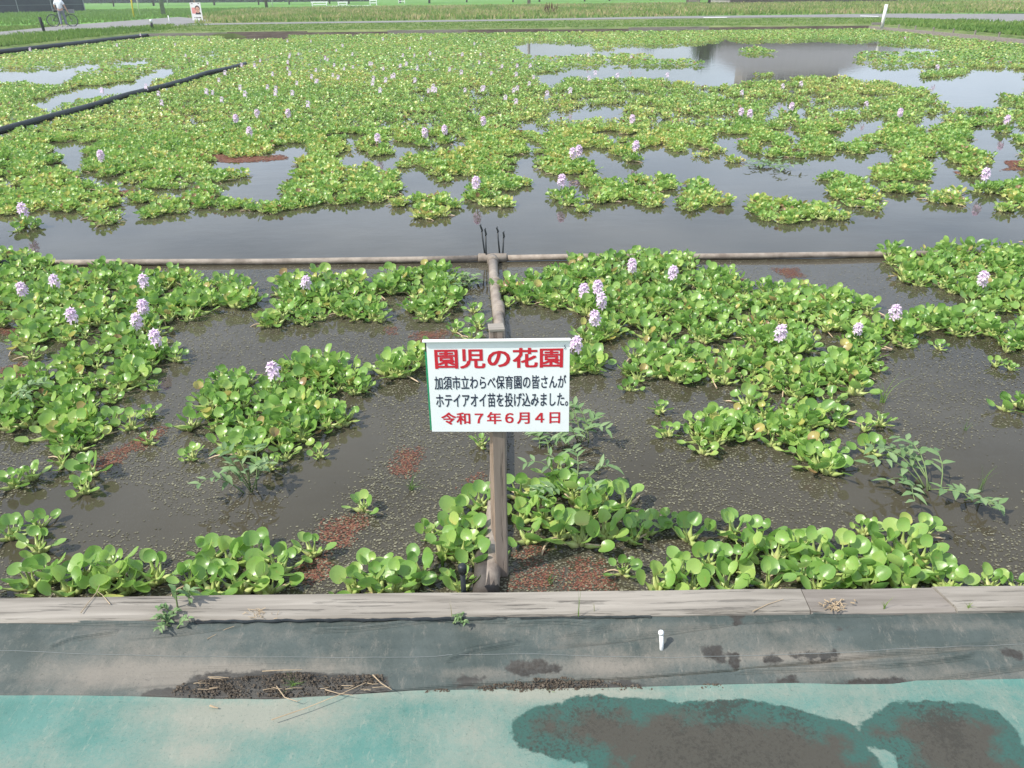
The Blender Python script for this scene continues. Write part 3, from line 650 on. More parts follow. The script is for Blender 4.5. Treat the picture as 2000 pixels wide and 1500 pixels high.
# black stake by the plank
q = P(911, 1150, .0); o = empty('ground_stake', (q.x, FARY + .018, -.03)); tag(o, 'short black stake with a thicker head behind the plank by the sign', 'stake')
m = MB(); m.tube([(0, 0, 0), (-.001, 0, .195)], .0085, 10); m.build('shaft', BLACK, o, True)
m = MB(); m.tube([(-.001, 0, .188), (-.001, 0, .212), (-.001, 0, .218)], [.0135, .0145, .010], 10); m.build('head', METAL if False else BLACK, o, True)
# long black pipe at the left of the far basin
a = P(-10, 262, .05); b = P(478, 126, .05); pts = []
for k in range(9):
    f = k / 8; pts.append((a.x * (1 - f) + b.x * f + .05 * math.sin(k * 1.9), a.y * (1 - f) + b.y * f, 0.075 + .012 * math.sin(k * 2.3)))
XL = (a.x + b.x) / 2
pipe_run('divider_pipe', [(pts[0][0] + .02, TY + .06, .06)] + pts, .052, LINER, 'long black pipe dividing the far basin at left')

# ================================================================== WATER HYACINTHS
def rosette(rng, n, lod=0, size=1.0, spread=1.0):
    """arrays for one plant: leaf blades and bulbous stalks.  lod 0 full, 1 middle distance, 2 far"""
    LV, LF, LT, SV, SF, ST = [], [], [], [], [], []
    nl = ns = 0
    for i in range(n):
        f = (i + .5) / n                                  # 0 inner .. 1 outer
        phi = i * 2.39996 + rng.uniform(-.4, .4)
        r = (.012 + .062 * f ** .9) * size * spread * rng.uniform(.75, 1.25)
        h = (.066 - .040 * f) * size * rng.uniform(.7, 1.3)
        el = R(66 - 48 * f + rng.uniform(-16, 16))
        L = (.046 + .010 * math.sin(f * 3.1)) * size * rng.uniform(.62, 1.22); W = L * rng.uniform(.48, .60)
        roll = rng.uniform(-.6, .6); cup = rng.uniform(.16, .50); curl = rng.uniform(-.12, .10); bowl = rng.uniform(.05, .22)
        tint = float(np.clip(rng.normal(.40, .16), .05, .78))
        if rng.random() < .026: tint = rng.uniform(.8, 1)
        d = np.array([math.cos(el), 0, math.sin(el)]); nr = np.array([-math.sin(el), 0, math.cos(el)]); s = np.array([0, 1.0, 0])
        s2 = s * math.cos(roll) + nr * math.sin(roll); n2 = nr * math.cos(roll) - s * math.sin(roll)
        base = np.array([r, 0, h]); asy = (rng.uniform(.82, 1.08), rng.uniform(.82, 1.08))
        if lod == 0: ts = np.array([0, .07, .22, .42, .63, .82, .94, 1.0]); vs = np.array([-1, -.55, 0, .55, 1])
        elif lod == 1: ts = np.array([0, .3, .7, 1.0]); vs = np.array([-1, 0, 1])
        else: ts = np.array([0, .45, 1.0]); vs = np.array([-1, 1])
        wt = np.sqrt(np.clip(1 - (2 * np.clip(ts, .0, 1) ** .86 - 1) ** 2, 0, 1)) ** .82
        wt[0] = .10; wt[-1] = .12
        if lod == 2: wt = np.array([.35, 1, .3])
        g = []
        for t, ww in zip(ts, wt):
            ww = ww * rng.uniform(.94, 1.05)
            for v in vs * np.where(vs < 0, asy[0], asy[1]):
                g.append(base + d * (L * t) + s2 * (v * ww * W) + n2 * (cup * W * (v * ww) ** 2 * 1.1 + curl * L * (t ** 2) - bowl * L * math.sin(t * 3.14)))
        g = np.array(g); c, q = math.cos(phi), math.sin(phi)
        rot = np.array([[c, -q, 0], [q, c, 0], [0, 0, 1]])
        LV.append(g @ rot.T)
        nt, nv = len(ts), len(vs); idx = np.arange(nt * nv).reshape(nt, nv)
        LF.append(np.stack([idx[:-1, :-1], idx[1:, :-1], idx[1:, 1:], idx[:-1, 1:]], -1).reshape(-1, 4) + nl); nl += nt * nv
        tt = np.full(nt * nv, tint); tt += np.repeat((1 - ts) ** 4 * .16, nv)
        LT.append(tt)
        # stalk
        if lod == 2: continue
        bulb = rng.uniform(.009, .0155) * size
        pts = np.array([[.004, 0, -.006], [r * .30, 0, h * .14], [r * .52, 0, h * .36], [r * .75, 0, h * .62], [r * .93, 0, h * .86], base + d * L * .03])
        rad = np.array([.005 * size, bulb * .92, bulb, bulb * .48, .0032 * size, .0026 * size])
        k = 6
        if lod == 1: pts = pts[[0, 2, 5]]; rad = rad[[0, 2, 5]]; k = 3
        ring_ = []
        for p, rr in zip(pts, rad):
            for j in range(k):
                a = 6.2832 * j / k; ring_.append(p + np.array([-.4 * math.sin(a), math.cos(a), .9 * math.sin(a)]) * rr)
        ring_ = np.array(ring_); SV.append(ring_ @ rot.T)
        m_ = len(pts); idx = np.arange(m_ * k).reshape(m_, k); nx_ = np.roll(idx, -1, 1)
        SF.append(np.stack([idx[:-1], nx_[:-1], nx_[1:], idx[1:]], -1).reshape(-1, 4) + ns); ns += m_ * k
        st_ = np.repeat(np.linspace(.95, .1, m_) * rng.uniform(.55, 1.0), k); ST.append(st_)
    if lod == 0 and rng.random() < .45:                   # a pinkish runner on the water
        a = rng.uniform(0, 6.28); ln = rng.uniform(.10, .17) * size; k = 5; ring_ = []
        for j, t in enumerate(np.linspace(0, 1, 5)):
            p = np.array([math.cos(a + .4 * t) * ln * t, math.sin(a + .4 * t) * ln * t, .002 + .012 * math.sin(3.14 * t)])
            for q in range(k):
                b = 6.2832 * q / k; ring_.append(p + np.array([-math.sin(a) * math.cos(b), math.cos(a) * math.cos(b), math.sin(b)]) * .0045 * size)
        SV.append(np.array(ring_)); idx = np.arange(5 * k).reshape(5, k); nx_ = np.roll(idx, -1, 1)
        SF.append(np.stack([idx[:-1], nx_[:-1], nx_[1:], idx[1:]], -1).reshape(-1, 4) + ns); ST.append(np.full(5 * k, 1.0))
    cat = lambda a, w_: np.concatenate(a) if a else np.zeros((0,) + w_)
    return cat(LV, (3,)), cat(LF, (4,)).astype(int), cat(LT, ()), cat(SV, (3,)), cat(SF, (4,)).astype(int), cat(ST, ())

def ramets(rng, lod=0, size=1.0, k=3):
    """a grown plant: a mother rosette with its daughters close around it"""
    out = [[], [], [], [], [], []]; nl = ns = 0; a0 = rng.uniform(0, 6.28)
    for i in range(k):
        v = rosette(rng, int(rng.integers(7, 11)), lod, size * rng.uniform(.66, 1.14)); a = a0 + i * 6.2832 / k + rng.uniform(-.5, .5); rr = rng.uniform(.045, .105) * size
        sh = np.array([rr * math.cos(a), rr * math.sin(a), 0]); ang = rng.uniform(0, 6.28); c, q = math.cos(ang), math.sin(ang); rot = np.array([[c, -q, 0], [q, c, 0], [0, 0, 1]])
        out[0].append(v[0] @ rot.T + sh); out[1].append(v[1] + nl); out[2].append(v[2] + rng.uniform(-.06, .06)); nl += len(v[0])
        if len(v[3]): out[3].append(v[3] @ rot.T + sh); out[4].append(v[4] + ns); out[5].append(v[5]); ns += len(v[3])
    return tuple(np.concatenate(x) for x in out)

def spike(rng, lod=0, n=11):
    """a flower spike: stem plus florets of six petals.  Returns petals and stem arrays, base at z = 0, flower head at about z = .2"""
    V, F, T = [], [], []; k = 0
    H = .070; z0 = .120
    for i in range(n):
        f = i / (n - 1); phi = i * 2.39996; zc = z0 + H * f; rr = .016 + .016 * math.sin(f * 3.1)
        tilt = R(5 + 62 * f)
        ax = np.array([math.cos(phi) * math.cos(tilt), math.sin(phi) * math.cos(tilt), math.sin(tilt)])
        u = np.cross(ax, [0, 0, 1.0]); u /= np.linalg.norm(u); v = np.cross(u, ax)
        c = np.array([0, 0, zc]) + ax * rr
        for j in range(6 if lod == 0 else 4):
            a = 6.2832 * (j + .5) / (6 if lod == 0 else 4) + rng.uniform(-.15, .15); dr = u * math.cos(a) + v * math.sin(a); sd_ = np.cross(ax, dr)
            Lp = .034 * rng.uniform(.85, 1.15); Wp = .0080 if lod == 0 else .013
            bend = rng.uniform(.1, .6)
            V += [c, c + dr * Lp * .55 + sd_ * Wp + ax * .004, c + dr * Lp + ax * (.006 - bend * .012), c + dr * Lp * .55 - sd_ * Wp + ax * .004]
            F.append((k, k + 1, k + 2, k + 3)); k += 4
            up = v @ dr > 0
            T += [.12 if dr @ v > .8 else .42, .72, .92, .72] if lod == 0 else [.6, .9, 1.0, .9]
    sv, sf = [], []
    for zz, rr in ((-.01, .004), (.10, .0038), (z0 + H, .0022)):
        for j in range(5): sv.append((rr * math.cos(j * 1.2566), rr * math.sin(j * 1.2566), zz))
    for i in range(2):
        for j in range(5): sf.append((i * 5 + j, i * 5 + (j + 1) % 5, (i + 1) * 5 + (j + 1) % 5, (i + 1) * 5 + j))
    return np.array(V), np.array(F), np.array(T), np.array(sv), np.array(sf), np.full(len(sv), .15)

# ---- where they float: outlines of the mats in the near basin (pixels of the photo, laid on the water)
CL = {
 'left_mat': ([(-60, 500), (0, 492), (21, 490), (94, 505), (98, 522), (130, 533), (196, 519), (228, 522), (245, 533), (300, 530), (364, 522), (385, 530), (388, 545), (469, 545), (490, 568), (505, 585), (465, 596), (460, 607), (437, 612), (420, 598), (395, 602), (385, 612), (360, 618), (362, 642), (345, 660), (345, 700), (310, 710), (287, 708), (275, 735), (245, 755), (215, 752), (170, 735), (130, 715), (125, 690), (100, 675), (35, 660), (0, 635), (-60, 640)], .140, 'the wide leafy mat at upper left of the near basin'),
 'left_patch': ([(-50, 755), (0, 755), (63, 730), (102, 722), (140, 743), (182, 733), (206, 765), (175, 786), (171, 812), (105, 829), (70, 818), (35, 838), (-50, 835)], .135, 'the patch at left below the wide leafy mat'),
 'left_tail': ([(95, 860), (130, 815), (170, 815), (196, 840), (190, 890), (215, 905), (180, 945), (100, 935), (85, 905)], .125, 'the small yellowish cluster at left above open water'),
 'pipe_island': ([(540, 545), (575, 545), (620, 535), (700, 548), (738, 565), (745, 610), (690, 635), (640, 622), (590, 632), (545, 640), (500, 646), (470, 632), (480, 620), (520, 605), (545, 575)], .135, 'the island nearest the cross pipe left of the sign'),
 'tee_island': ([(740, 545), (800, 520), (865, 522), (880, 545), (885, 590), (870, 620), (840, 632), (815, 610), (790, 585), (745, 568)], .13, 'the island beside the pipe tee'),
 'sign_left': ([(735, 722), (772, 690), (815, 672), (850, 672), (850, 712), (835, 725), (800, 722), (760, 735)], .125, 'the group touching the left side of the sign'),
 'middle_mat': ([(395, 760), (415, 735), (470, 720), (540, 725), (600, 705), (690, 705), (720, 735), (705, 765), (650, 780), (620, 795), (690, 810), (685, 832), (625, 842), (600, 872), (565, 900), (520, 888), (440, 868), (395, 850), (360, 812), (392, 795)], .135, 'the thick mat left of the sign post'),
 'right_mat': ([(975, 560), (1050, 535), (1085, 510), (1140, 500), (1250, 495), (1345, 498), (1395, 520), (1440, 552), (1540, 560), (1650, 570), (1690, 585), (1705, 615), (1715, 655), (1690, 690), (1695, 765), (1670, 775), (1590, 770), (1480, 760), (1400, 745), (1390, 725), (1335, 738), (1260, 735), (1210, 735), (1190, 705), (1150, 670), (1175, 650), (1140, 620), (1100, 615), (1075, 595), (1030, 590)], .142, 'the broad mat right of the sign'),
 'right_tail': ([(1395, 790), (1480, 770), (1590, 780), (1660, 800), (1625, 830), (1645, 880), (1640, 912), (1600, 915), (1570, 880), (1540, 858), (1440, 860), (1400, 880), (1360, 850), (1320, 855), (1305, 830), (1345, 820), (1385, 820)], .13, 'the lower tail of the broad right mat'),
 'right_corner': ([(1700, 495), (1760, 482), (1830, 485), (1960, 478), (2080, 475), (2080, 700), (1990, 680), (1945, 665), (1900, 655), (1840, 655), (1775, 650), (1720, 625), (1740, 605), (1830, 608), (1890, 595), (1880, 570), (1840, 562), (1770, 560), (1755, 535), (1760, 520), (1725, 510)], .142, 'the mat filling the upper right corner of the near basin'),
 'post_right': ([(1000, 930), (1030, 905), (1100, 905), (1135, 930), (1160, 955), (1230, 965), (1255, 985), (1230, 1010), (1190, 1055), (1120, 1060), (1075, 1050), (1040, 1055), (1000, 1065)], .125, 'the cluster just right of the sign post'),
 'post_left': ([(850, 1010), (890, 990), (935, 968), (945, 1010), (940, 1060), (905, 1090), (870, 1085), (855, 1060)], .115, 'the cluster between the sign post and short black stake'),
 'edge_left': ([(45, 1145), (80, 1115), (140, 1110), (200, 1115), (260, 1105), (330, 1120), (375, 1085), (430, 1070), (500, 1080), (565, 1100), (570, 1135), (545, 1158), (300, 1160), (60, 1160)], .12, 'the row against the plank at lower left'),
 'edge_mid': ([(670, 1145), (690, 1110), (760, 1105), (830, 1110), (835, 1145)], .105, 'the row against the plank between left row and stake'),
 'edge_right': ([(1260, 1145), (1290, 1095), (1330, 1065), (1360, 1025), (1430, 1015), (1490, 1015), (1520, 1055), (1600, 1060), (1620, 1080), (1590, 1110), (1640, 1145)], .118, 'the dense row against the plank right of the sign'),
 'edge_far_right': ([(1640, 1085), (1690, 1050), (1740, 1045), (1800, 1020), (1815, 1060), (1850, 1095), (1872, 1145), (1700, 1145), (1660, 1120)], .125, 'the loose row against the plank near the right end'),
}
HAND = {
 'edge_left': [(62, 1140), (95, 1128), (135, 1152), (170, 1120), (222, 1118), (250, 1145), (305, 1128), (372, 1135), (405, 1088), (447, 1098), (498, 1092), (540, 1112), (525, 1150), (468, 1150), (415, 1152), (200, 1150)],
 'edge_mid': [(690, 1148), (732, 1118), (775, 1148), (822, 1125), (735, 1150)],
 'edge_right': [(1285, 1148), (1325, 1118), (1345, 1048), (1382, 1100), (1432, 1040), (1438, 1105), (1482, 1052), (1515, 1092), (1415, 1148), (1500, 1145), (1555, 1072), (1592, 1088), (1562, 1122), (1620, 1118), (1598, 1150), (1350, 1148), (1460, 1080)],
 'edge_far_right': [(1652, 1092), (1642, 1138), (1692, 1115), (1715, 1068), (1762, 1072), (1802, 1042), (1742, 1120), (1800, 1098), (1828, 1122), (1700, 1150), (1852, 1148), (1775, 1148)],
 'post_left': [(902, 1012), (935, 985), (878, 1042), (925, 1048), (900, 1082), (868, 1072), (935, 1098)],
 'post_right': [(1015, 965), (1052, 975), (1088, 928), (1103, 955), (1060, 1012), (1122, 972), (1150, 1008), (1092, 1042), (1182, 1042), (1020, 1010), (1170, 985), (1222, 985), (1238, 1050), (1030, 1050), (1135, 1055)]}
SINGLES = [(60, 690, .9, 'small water hyacinth alone below the wide mat at left edge'), (220, 775, .8, 'small water hyacinth just below the wide left mat tip'), (301, 752, .6, 'tiny lone water hyacinth right of the wide left mat'), (292, 803, .7, 'little water hyacinth alone between left patch and middle mat'), (220, 820, .95, 'leafy water hyacinth standing off the left patch'), (255, 825, .9, 'leafy water hyacinth beside red azolla at left'), (290, 855, .7, 'small water hyacinth with narrow leaves by the red azolla'),
 (165, 950, .8, 'single water hyacinth at the foot of the yellowish cluster'), (25, 940, .9, 'water hyacinth at left edge above the open water'), (60, 925, .85, 'water hyacinth beside the one at left edge above open water'), (375, 885, .7, 'small water hyacinth alone under the middle mat'), (525, 905, .8, 'water hyacinth at lower tip of the middle mat'), (560, 885, .7, 'small water hyacinth right of the middle mat lower tip'), (625, 880, .6, 'tiny water hyacinth off the lower right of middle mat'), (745, 618, .75, 'small water hyacinth beside the island left of the sign'),
 (888, 530, .6, 'tiny water hyacinth standing left of the pipe tee'), (905, 535, .5, 'very small water hyacinth close beside the pipe tee'), (890, 640, .8, 'water hyacinth left of the lengthwise pipe above the sign'), (935, 630, .9, 'water hyacinth touching the pipe above the sign'), (920, 655, .9, 'water hyacinth showing just over the top of sign'), (925, 600, .75, 'water hyacinth with a drooping stalk left of the pipe'), (985, 560, .9, 'water hyacinth against the right of the pipe below the tee'), (990, 590, .8, 'lower water hyacinth against the right side of the pipe'),
 (1135, 715, .85, 'water hyacinth standing at the right of the sign'), (1160, 718, .75, 'small water hyacinth in water between sign and broad mat'), (1230, 752, .7, 'small water hyacinth just below the broad right mat'), (1290, 795, .7, 'small water hyacinth left of the broad mat tail'), (1305, 840, .75, 'little water hyacinth at lower left of the mat tail'), (1375, 875, .7, 'lone little water hyacinth under the mat tail'), (1720, 820, .8, 'water hyacinth standing right of the broad mat tail'), (1700, 875, .95, 'water hyacinth with one big leaf right of the tail tip'), (1690, 830, .7, 'small water hyacinth between the tail and its right neighbour'),
 (1770, 668, .7, 'small water hyacinth below the right corner mat'), (1835, 672, .6, 'tiny water hyacinth dangling below the right corner mat'), (1945, 705, .65, 'small paired water hyacinth alone on right open water'), (1975, 712, .55, 'tiny water hyacinth right of the small pair'), (1965, 790, .9, 'water hyacinth clump left part at the right edge of photo'), (1995, 785, .9, 'water hyacinth cut by the right edge of photo'), (1688, 698, .75, 'water hyacinth at the right corner of the broad mat'), (1715, 715, .65, 'small water hyacinth just off the broad mat right corner'),
 (20, 1040, .95, 'water hyacinth at left edge above the plank row'), (75, 1065, .95, 'big leafed water hyacinth left above the plank row'), (75, 1020, .8, 'water hyacinth on open water above the left plank row'), (610, 1072, .85, 'lone water hyacinth right of the left plank row'), (940, 860, .7, 'water hyacinth peeping under the sign left of post'), (840, 1035, .7, 'small water hyacinth left of the post cluster'), (900, 1140, .95, 'water hyacinth with broad leaves at the short black stake'), (1262, 1030, .85, 'water hyacinth with dark leaves shaded by the sign'), (1300, 1015, .75, 'water hyacinth between the post cluster and right row'), (1218, 1108, .75, 'lone water hyacinth by red azolla right of the post'), (1690, 1030, .7, 'small water hyacinth left above the loose right row'), (1935, 1140, .8, 'water hyacinth alone by the plank near right corner'), (710, 985, .8, 'low pale green rosette floating alone on open water left of post'), (1990, 1142, .7, 'small water hyacinth by the plank at right corner')]
FLOWERS = [(42, 548, 'left_mat', 'leftmost of the flowering hyacinths in the wide left mat'), (100, 533, 'left_mat', 'flowering hyacinth near the top of the left mat'), (130, 600, 'left_mat', 'flowering hyacinth in the middle of the left mat'), (272, 532, 'left_mat', 'flowering hyacinth highest at right side of left mat'), (270, 582, 'left_mat', 'upper one of two flowering hyacinths touching in left mat'), (260, 604, 'left_mat', 'lower one of two flowering hyacinths touching in left mat'), (302, 640, 'left_mat', 'flowering hyacinth at the lower right of left mat'),
 (590, 535, 'pipe_island', 'flowering hyacinth atop the island near the cross pipe'), (525, 703, 'middle_mat', 'flowering hyacinth at the top of the mat left of post'), (1237, 502, 'right_mat', 'flowering hyacinth at top of the broad right mat'), (1312, 515, 'right_mat', 'flowering hyacinth right of the topmost in broad mat'), (1150, 550, 'right_mat', 'leftmost of three flowering hyacinths bunched in broad mat'), (1175, 543, 'right_mat', 'topmost of three flowering hyacinths bunched in broad mat'), (1183, 568, 'right_mat', 'lowest of three flowering hyacinths bunched in broad mat'), (1166, 603, 'right_mat', 'flowering hyacinth below the bunch of three flowers'), (1130, 653, 'right_mat', 'flowering hyacinth nearest to the right side of sign'), (1522, 627, 'right_mat', 'large flowering hyacinth in the right half of broad mat'), (1688, 613, 'right_mat', 'small flowering hyacinth at the right end of broad mat'), (1748, 590, 'right_corner', 'flowering hyacinth between the broad mat and corner mat'), (1930, 525, 'right_corner', 'flowering hyacinth in the upper right corner mat')]
MIDFLOWERS = [(36, 377), (192, 280), (484, 236), (455, 213), (500, 203), (560, 203), (737, 248), (831, 238), (868, 232), (943, 217), (1120, 275), (1132, 270), (1240, 262), (1097, 325), (932, 328), (1450, 200), (1470, 203), (1550, 190), (1938, 312), (1968, 213), (1762, 200), (1235, 213)]

rg = np.random.default_rng(23)
VAR = [ramets(rg, 0, .88, 5 if i % 3 else 6) for i in range(12)]
SVAR = [rosette(rg, int(rg.integers(7, 11)), 0, .86, .95) for _ in range(6)]
SPK = [spike(rg, 0, 11 + i % 3) for i in range(4)]
VM = []
for i, v in enumerate(VAR + SVAR):
    a = np_mesh('foliage', v[0], v[1], [LEAF], None, v[2]); b = np_mesh('stalk', v[3], v[4], [STALK], None, v[5]); VM.append((a, b))
FM = []
for v in SPK:
    a = np_mesh('petal', v[0], v[1], [PETAL], None, v[2], False); b = np_mesh('stem', v[3], v[4], [STALK], None, v[5]); FM.append((a, b))

spots = []                                               # (x, y, size, cluster or None, label)
taken = []
for a, b, s_, lab in SINGLES:
    q = P(a, b + 4, .02); spots.append([q.x, q.y, s_, None, lab]); taken.append((q.x, q.y))
for name, (poly, sp, desc) in CL.items():
    W = pw(poly, .03); lo, hi = W.min(0), W.max(0); got = [(P(a, b, .02).x, P(a, b, .02).y) for a, b in HAND.get(name, [])]
    tries = int(1500 + 90 * (hi[0] - lo[0]) * (hi[1] - lo[1]) / sp ** 2)
    cand = np.stack([nrg.uniform(lo[0], hi[0], tries), nrg.uniform(lo[1], hi[1], tries)], 1)
    s2 = sp * (1.02 if name.startswith('edge') or name.startswith('post') or name == 'left_tail' else 1.16)
    for xx, yy in ([] if name in HAND else cand[sdist(cand, W) > (.045 if name not in ('edge_left', 'edge_mid') else .02)]):
        if all((xx - u) ** 2 + (yy - v) ** 2 > s2 * s2 for u, v in got): got.append((float(xx), float(yy)))
    for xx, yy in got:
        if yy < FARY + .07: yy = FARY + .07
        if abs(xx - (-.07 - .02 * (yy - 2))) < .07 and name != 'post_left': xx += .07 * (1 if xx > -.1 else -1)
        s_ = rnd.uniform(.88, 1.12) * (1.08 if name in HAND else 1.0)
        spots.append([xx, yy, s_, name, None])
NEARP = spots
print('near hyacinths', len(NEARP), file=__import__('sys').stderr)

MID = [(P(a, b, .30).x, P(a, b, .30).y) for a, b in MIDFLOWERS]
def make_plant(xx, yy, s_, flower, label, group, vi, hgt=1.0):
    o = empty('water_hyacinth', (xx, yy, 0.0), rnd.uniform(0, 6.28)); o.rotation_euler = (rnd.uniform(-.07, .07), rnd.uniform(-.07, .07), o.rotation_euler[2])
    o.scale = (s_, s_, s_ * hgt)
    tag(o, label, 'water hyacinth', group)
    link_mesh('foliage', VM[vi][0], None, o); link_mesh('stalk', VM[vi][1], None, o)
    if flower:
        f = FM[rnd.randrange(len(FM))]
        fo = link_mesh('flower_spike', f[1], None, o); fo.scale = (flower / s_,) * 3; fo.scale[2] = flower / (s_ * hgt)
        fo.location = (rnd.uniform(-.02, .02), rnd.uniform(-.02, .02), 0)
        link_mesh('petal', f[0], None, fo)
    return o
# flowering plants: the spot nearest to each flower carries it
flower_at = {}
for a, b, cname, lab in FLOWERS:
    q = P(a, b, .19); best = min((i for i in range(len(spots)) if i not in flower_at and spots[i][3] == cname), key=lambda i: (spots[i][0] - q.x) ** 2 + (spots[i][1] - q.y) ** 2)
    spots[best][0], spots[best][1] = q.x, q.y; flower_at[best] = lab
byc = {}
for i, sp_ in enumerate(spots):
    if sp_[3]: byc.setdefault(sp_[3], []).append(i)
lab_of = {}
for cname, ids in byc.items():
    desc = CL[cname][2]; free = [i for i in ids if i not in flower_at]
    for word, key in (('leftmost', lambda i: spots[i][0]), ('rightmost', lambda i: -spots[i][0]), ('nearest', lambda i: spots[i][1]), ('farthest', lambda i: -spots[i][1])):
        left = [i for i in free if i not in lab_of]
        if len(left) > 2 and word not in (): j = min(left, key=key); lab_of[j] = (word + ' leafy hyacinth of ' + desc, 'hyacinths of ' + desc)
    for i in free:
        if i not in lab_of:
            xs = sorted(spots[k][0] for k in free); ys = sorted(spots[k][1] for k in free); nn = len(free)
            rx_ = sum(v < spots[i][0] for v in xs) / nn; ry_ = sum(v < spots[i][1] for v in ys) / nn
            v_ = 'lower' if ry_ < .33 else 'upper' if ry_ > .66 else 'middle'; h_ = 'left' if rx_ < .33 else 'right' if rx_ > .66 else 'centre'
            lab_of[i] = ('hyacinth at %s %s of %s' % (v_, h_, desc), 'hyacinths of ' + desc)
for i, (xx, yy, s_, cname, lab) in enumerate(spots):
    vi = rnd.randrange(len(VAR)); g_ = 'hyacinths of ' + CL[cname][2] if cname else 'scattered hyacinths of the near basin'
    if cname and (cname.startswith('edge') or cname.startswith('post') or cname == 'left_tail') and (cname in HAND or i % 5 < 3): vi = len(VAR) + rnd.randrange(len(SVAR))
    if i in flower_at: make_plant(xx, yy, s_, .82 if 'small' not in flower_at[i] else .62, flower_at[i], g_, vi)
    elif lab: make_plant(xx, yy, s_, 0, lab, g_, len(VAR) + rnd.randrange(len(SVAR)))
    else: make_plant(xx, yy, s_, 0, lab_of[i][0], lab_of[i][1], vi)
MIDLAB = ['flowering hyacinth at the left edge beyond the open strip', 'flowering hyacinth above a grey water gap far left', 'nearest of four flowering hyacinths right of black pipe', 'leftmost of four flowering hyacinths right of black pipe', 'middle of three flowering hyacinths in a row at left centre', 'rightmost of three flowering hyacinths in row at left centre', 'flowering hyacinth topping a lone tall clump in mid pond', 'left one of a pair of flowering hyacinths mid pond', 'right one of a pair of flowering hyacinths mid pond', 'flowering hyacinth above the pair in mid pond', 'left one of twin flowering hyacinths at a water gap', 'right one of twin flowering hyacinths at a water gap', 'flowering hyacinth on small islet right of the twins', 'flowering hyacinth low in the mat beyond the black stakes', 'low flowering hyacinth left beyond the black stakes', 'left one of paired flowering hyacinths in the right mats', 'right one of paired flowering hyacinths in the right mats', 'single flowering hyacinth high in the right mats', 'flowering hyacinth nearest the viewer at far right', 'flowering hyacinth at the right edge in mid pond', 'flowering hyacinth among dense right mats near far water', 'flowering hyacinth centre right above the small islets']
for (xx, yy), lab in zip(MID, MIDLAB):
    make_plant(xx, yy, 1.05, 1.05, lab, 'flowering hyacinths of the far basin', rnd.randrange(len(VAR)), 1.0)

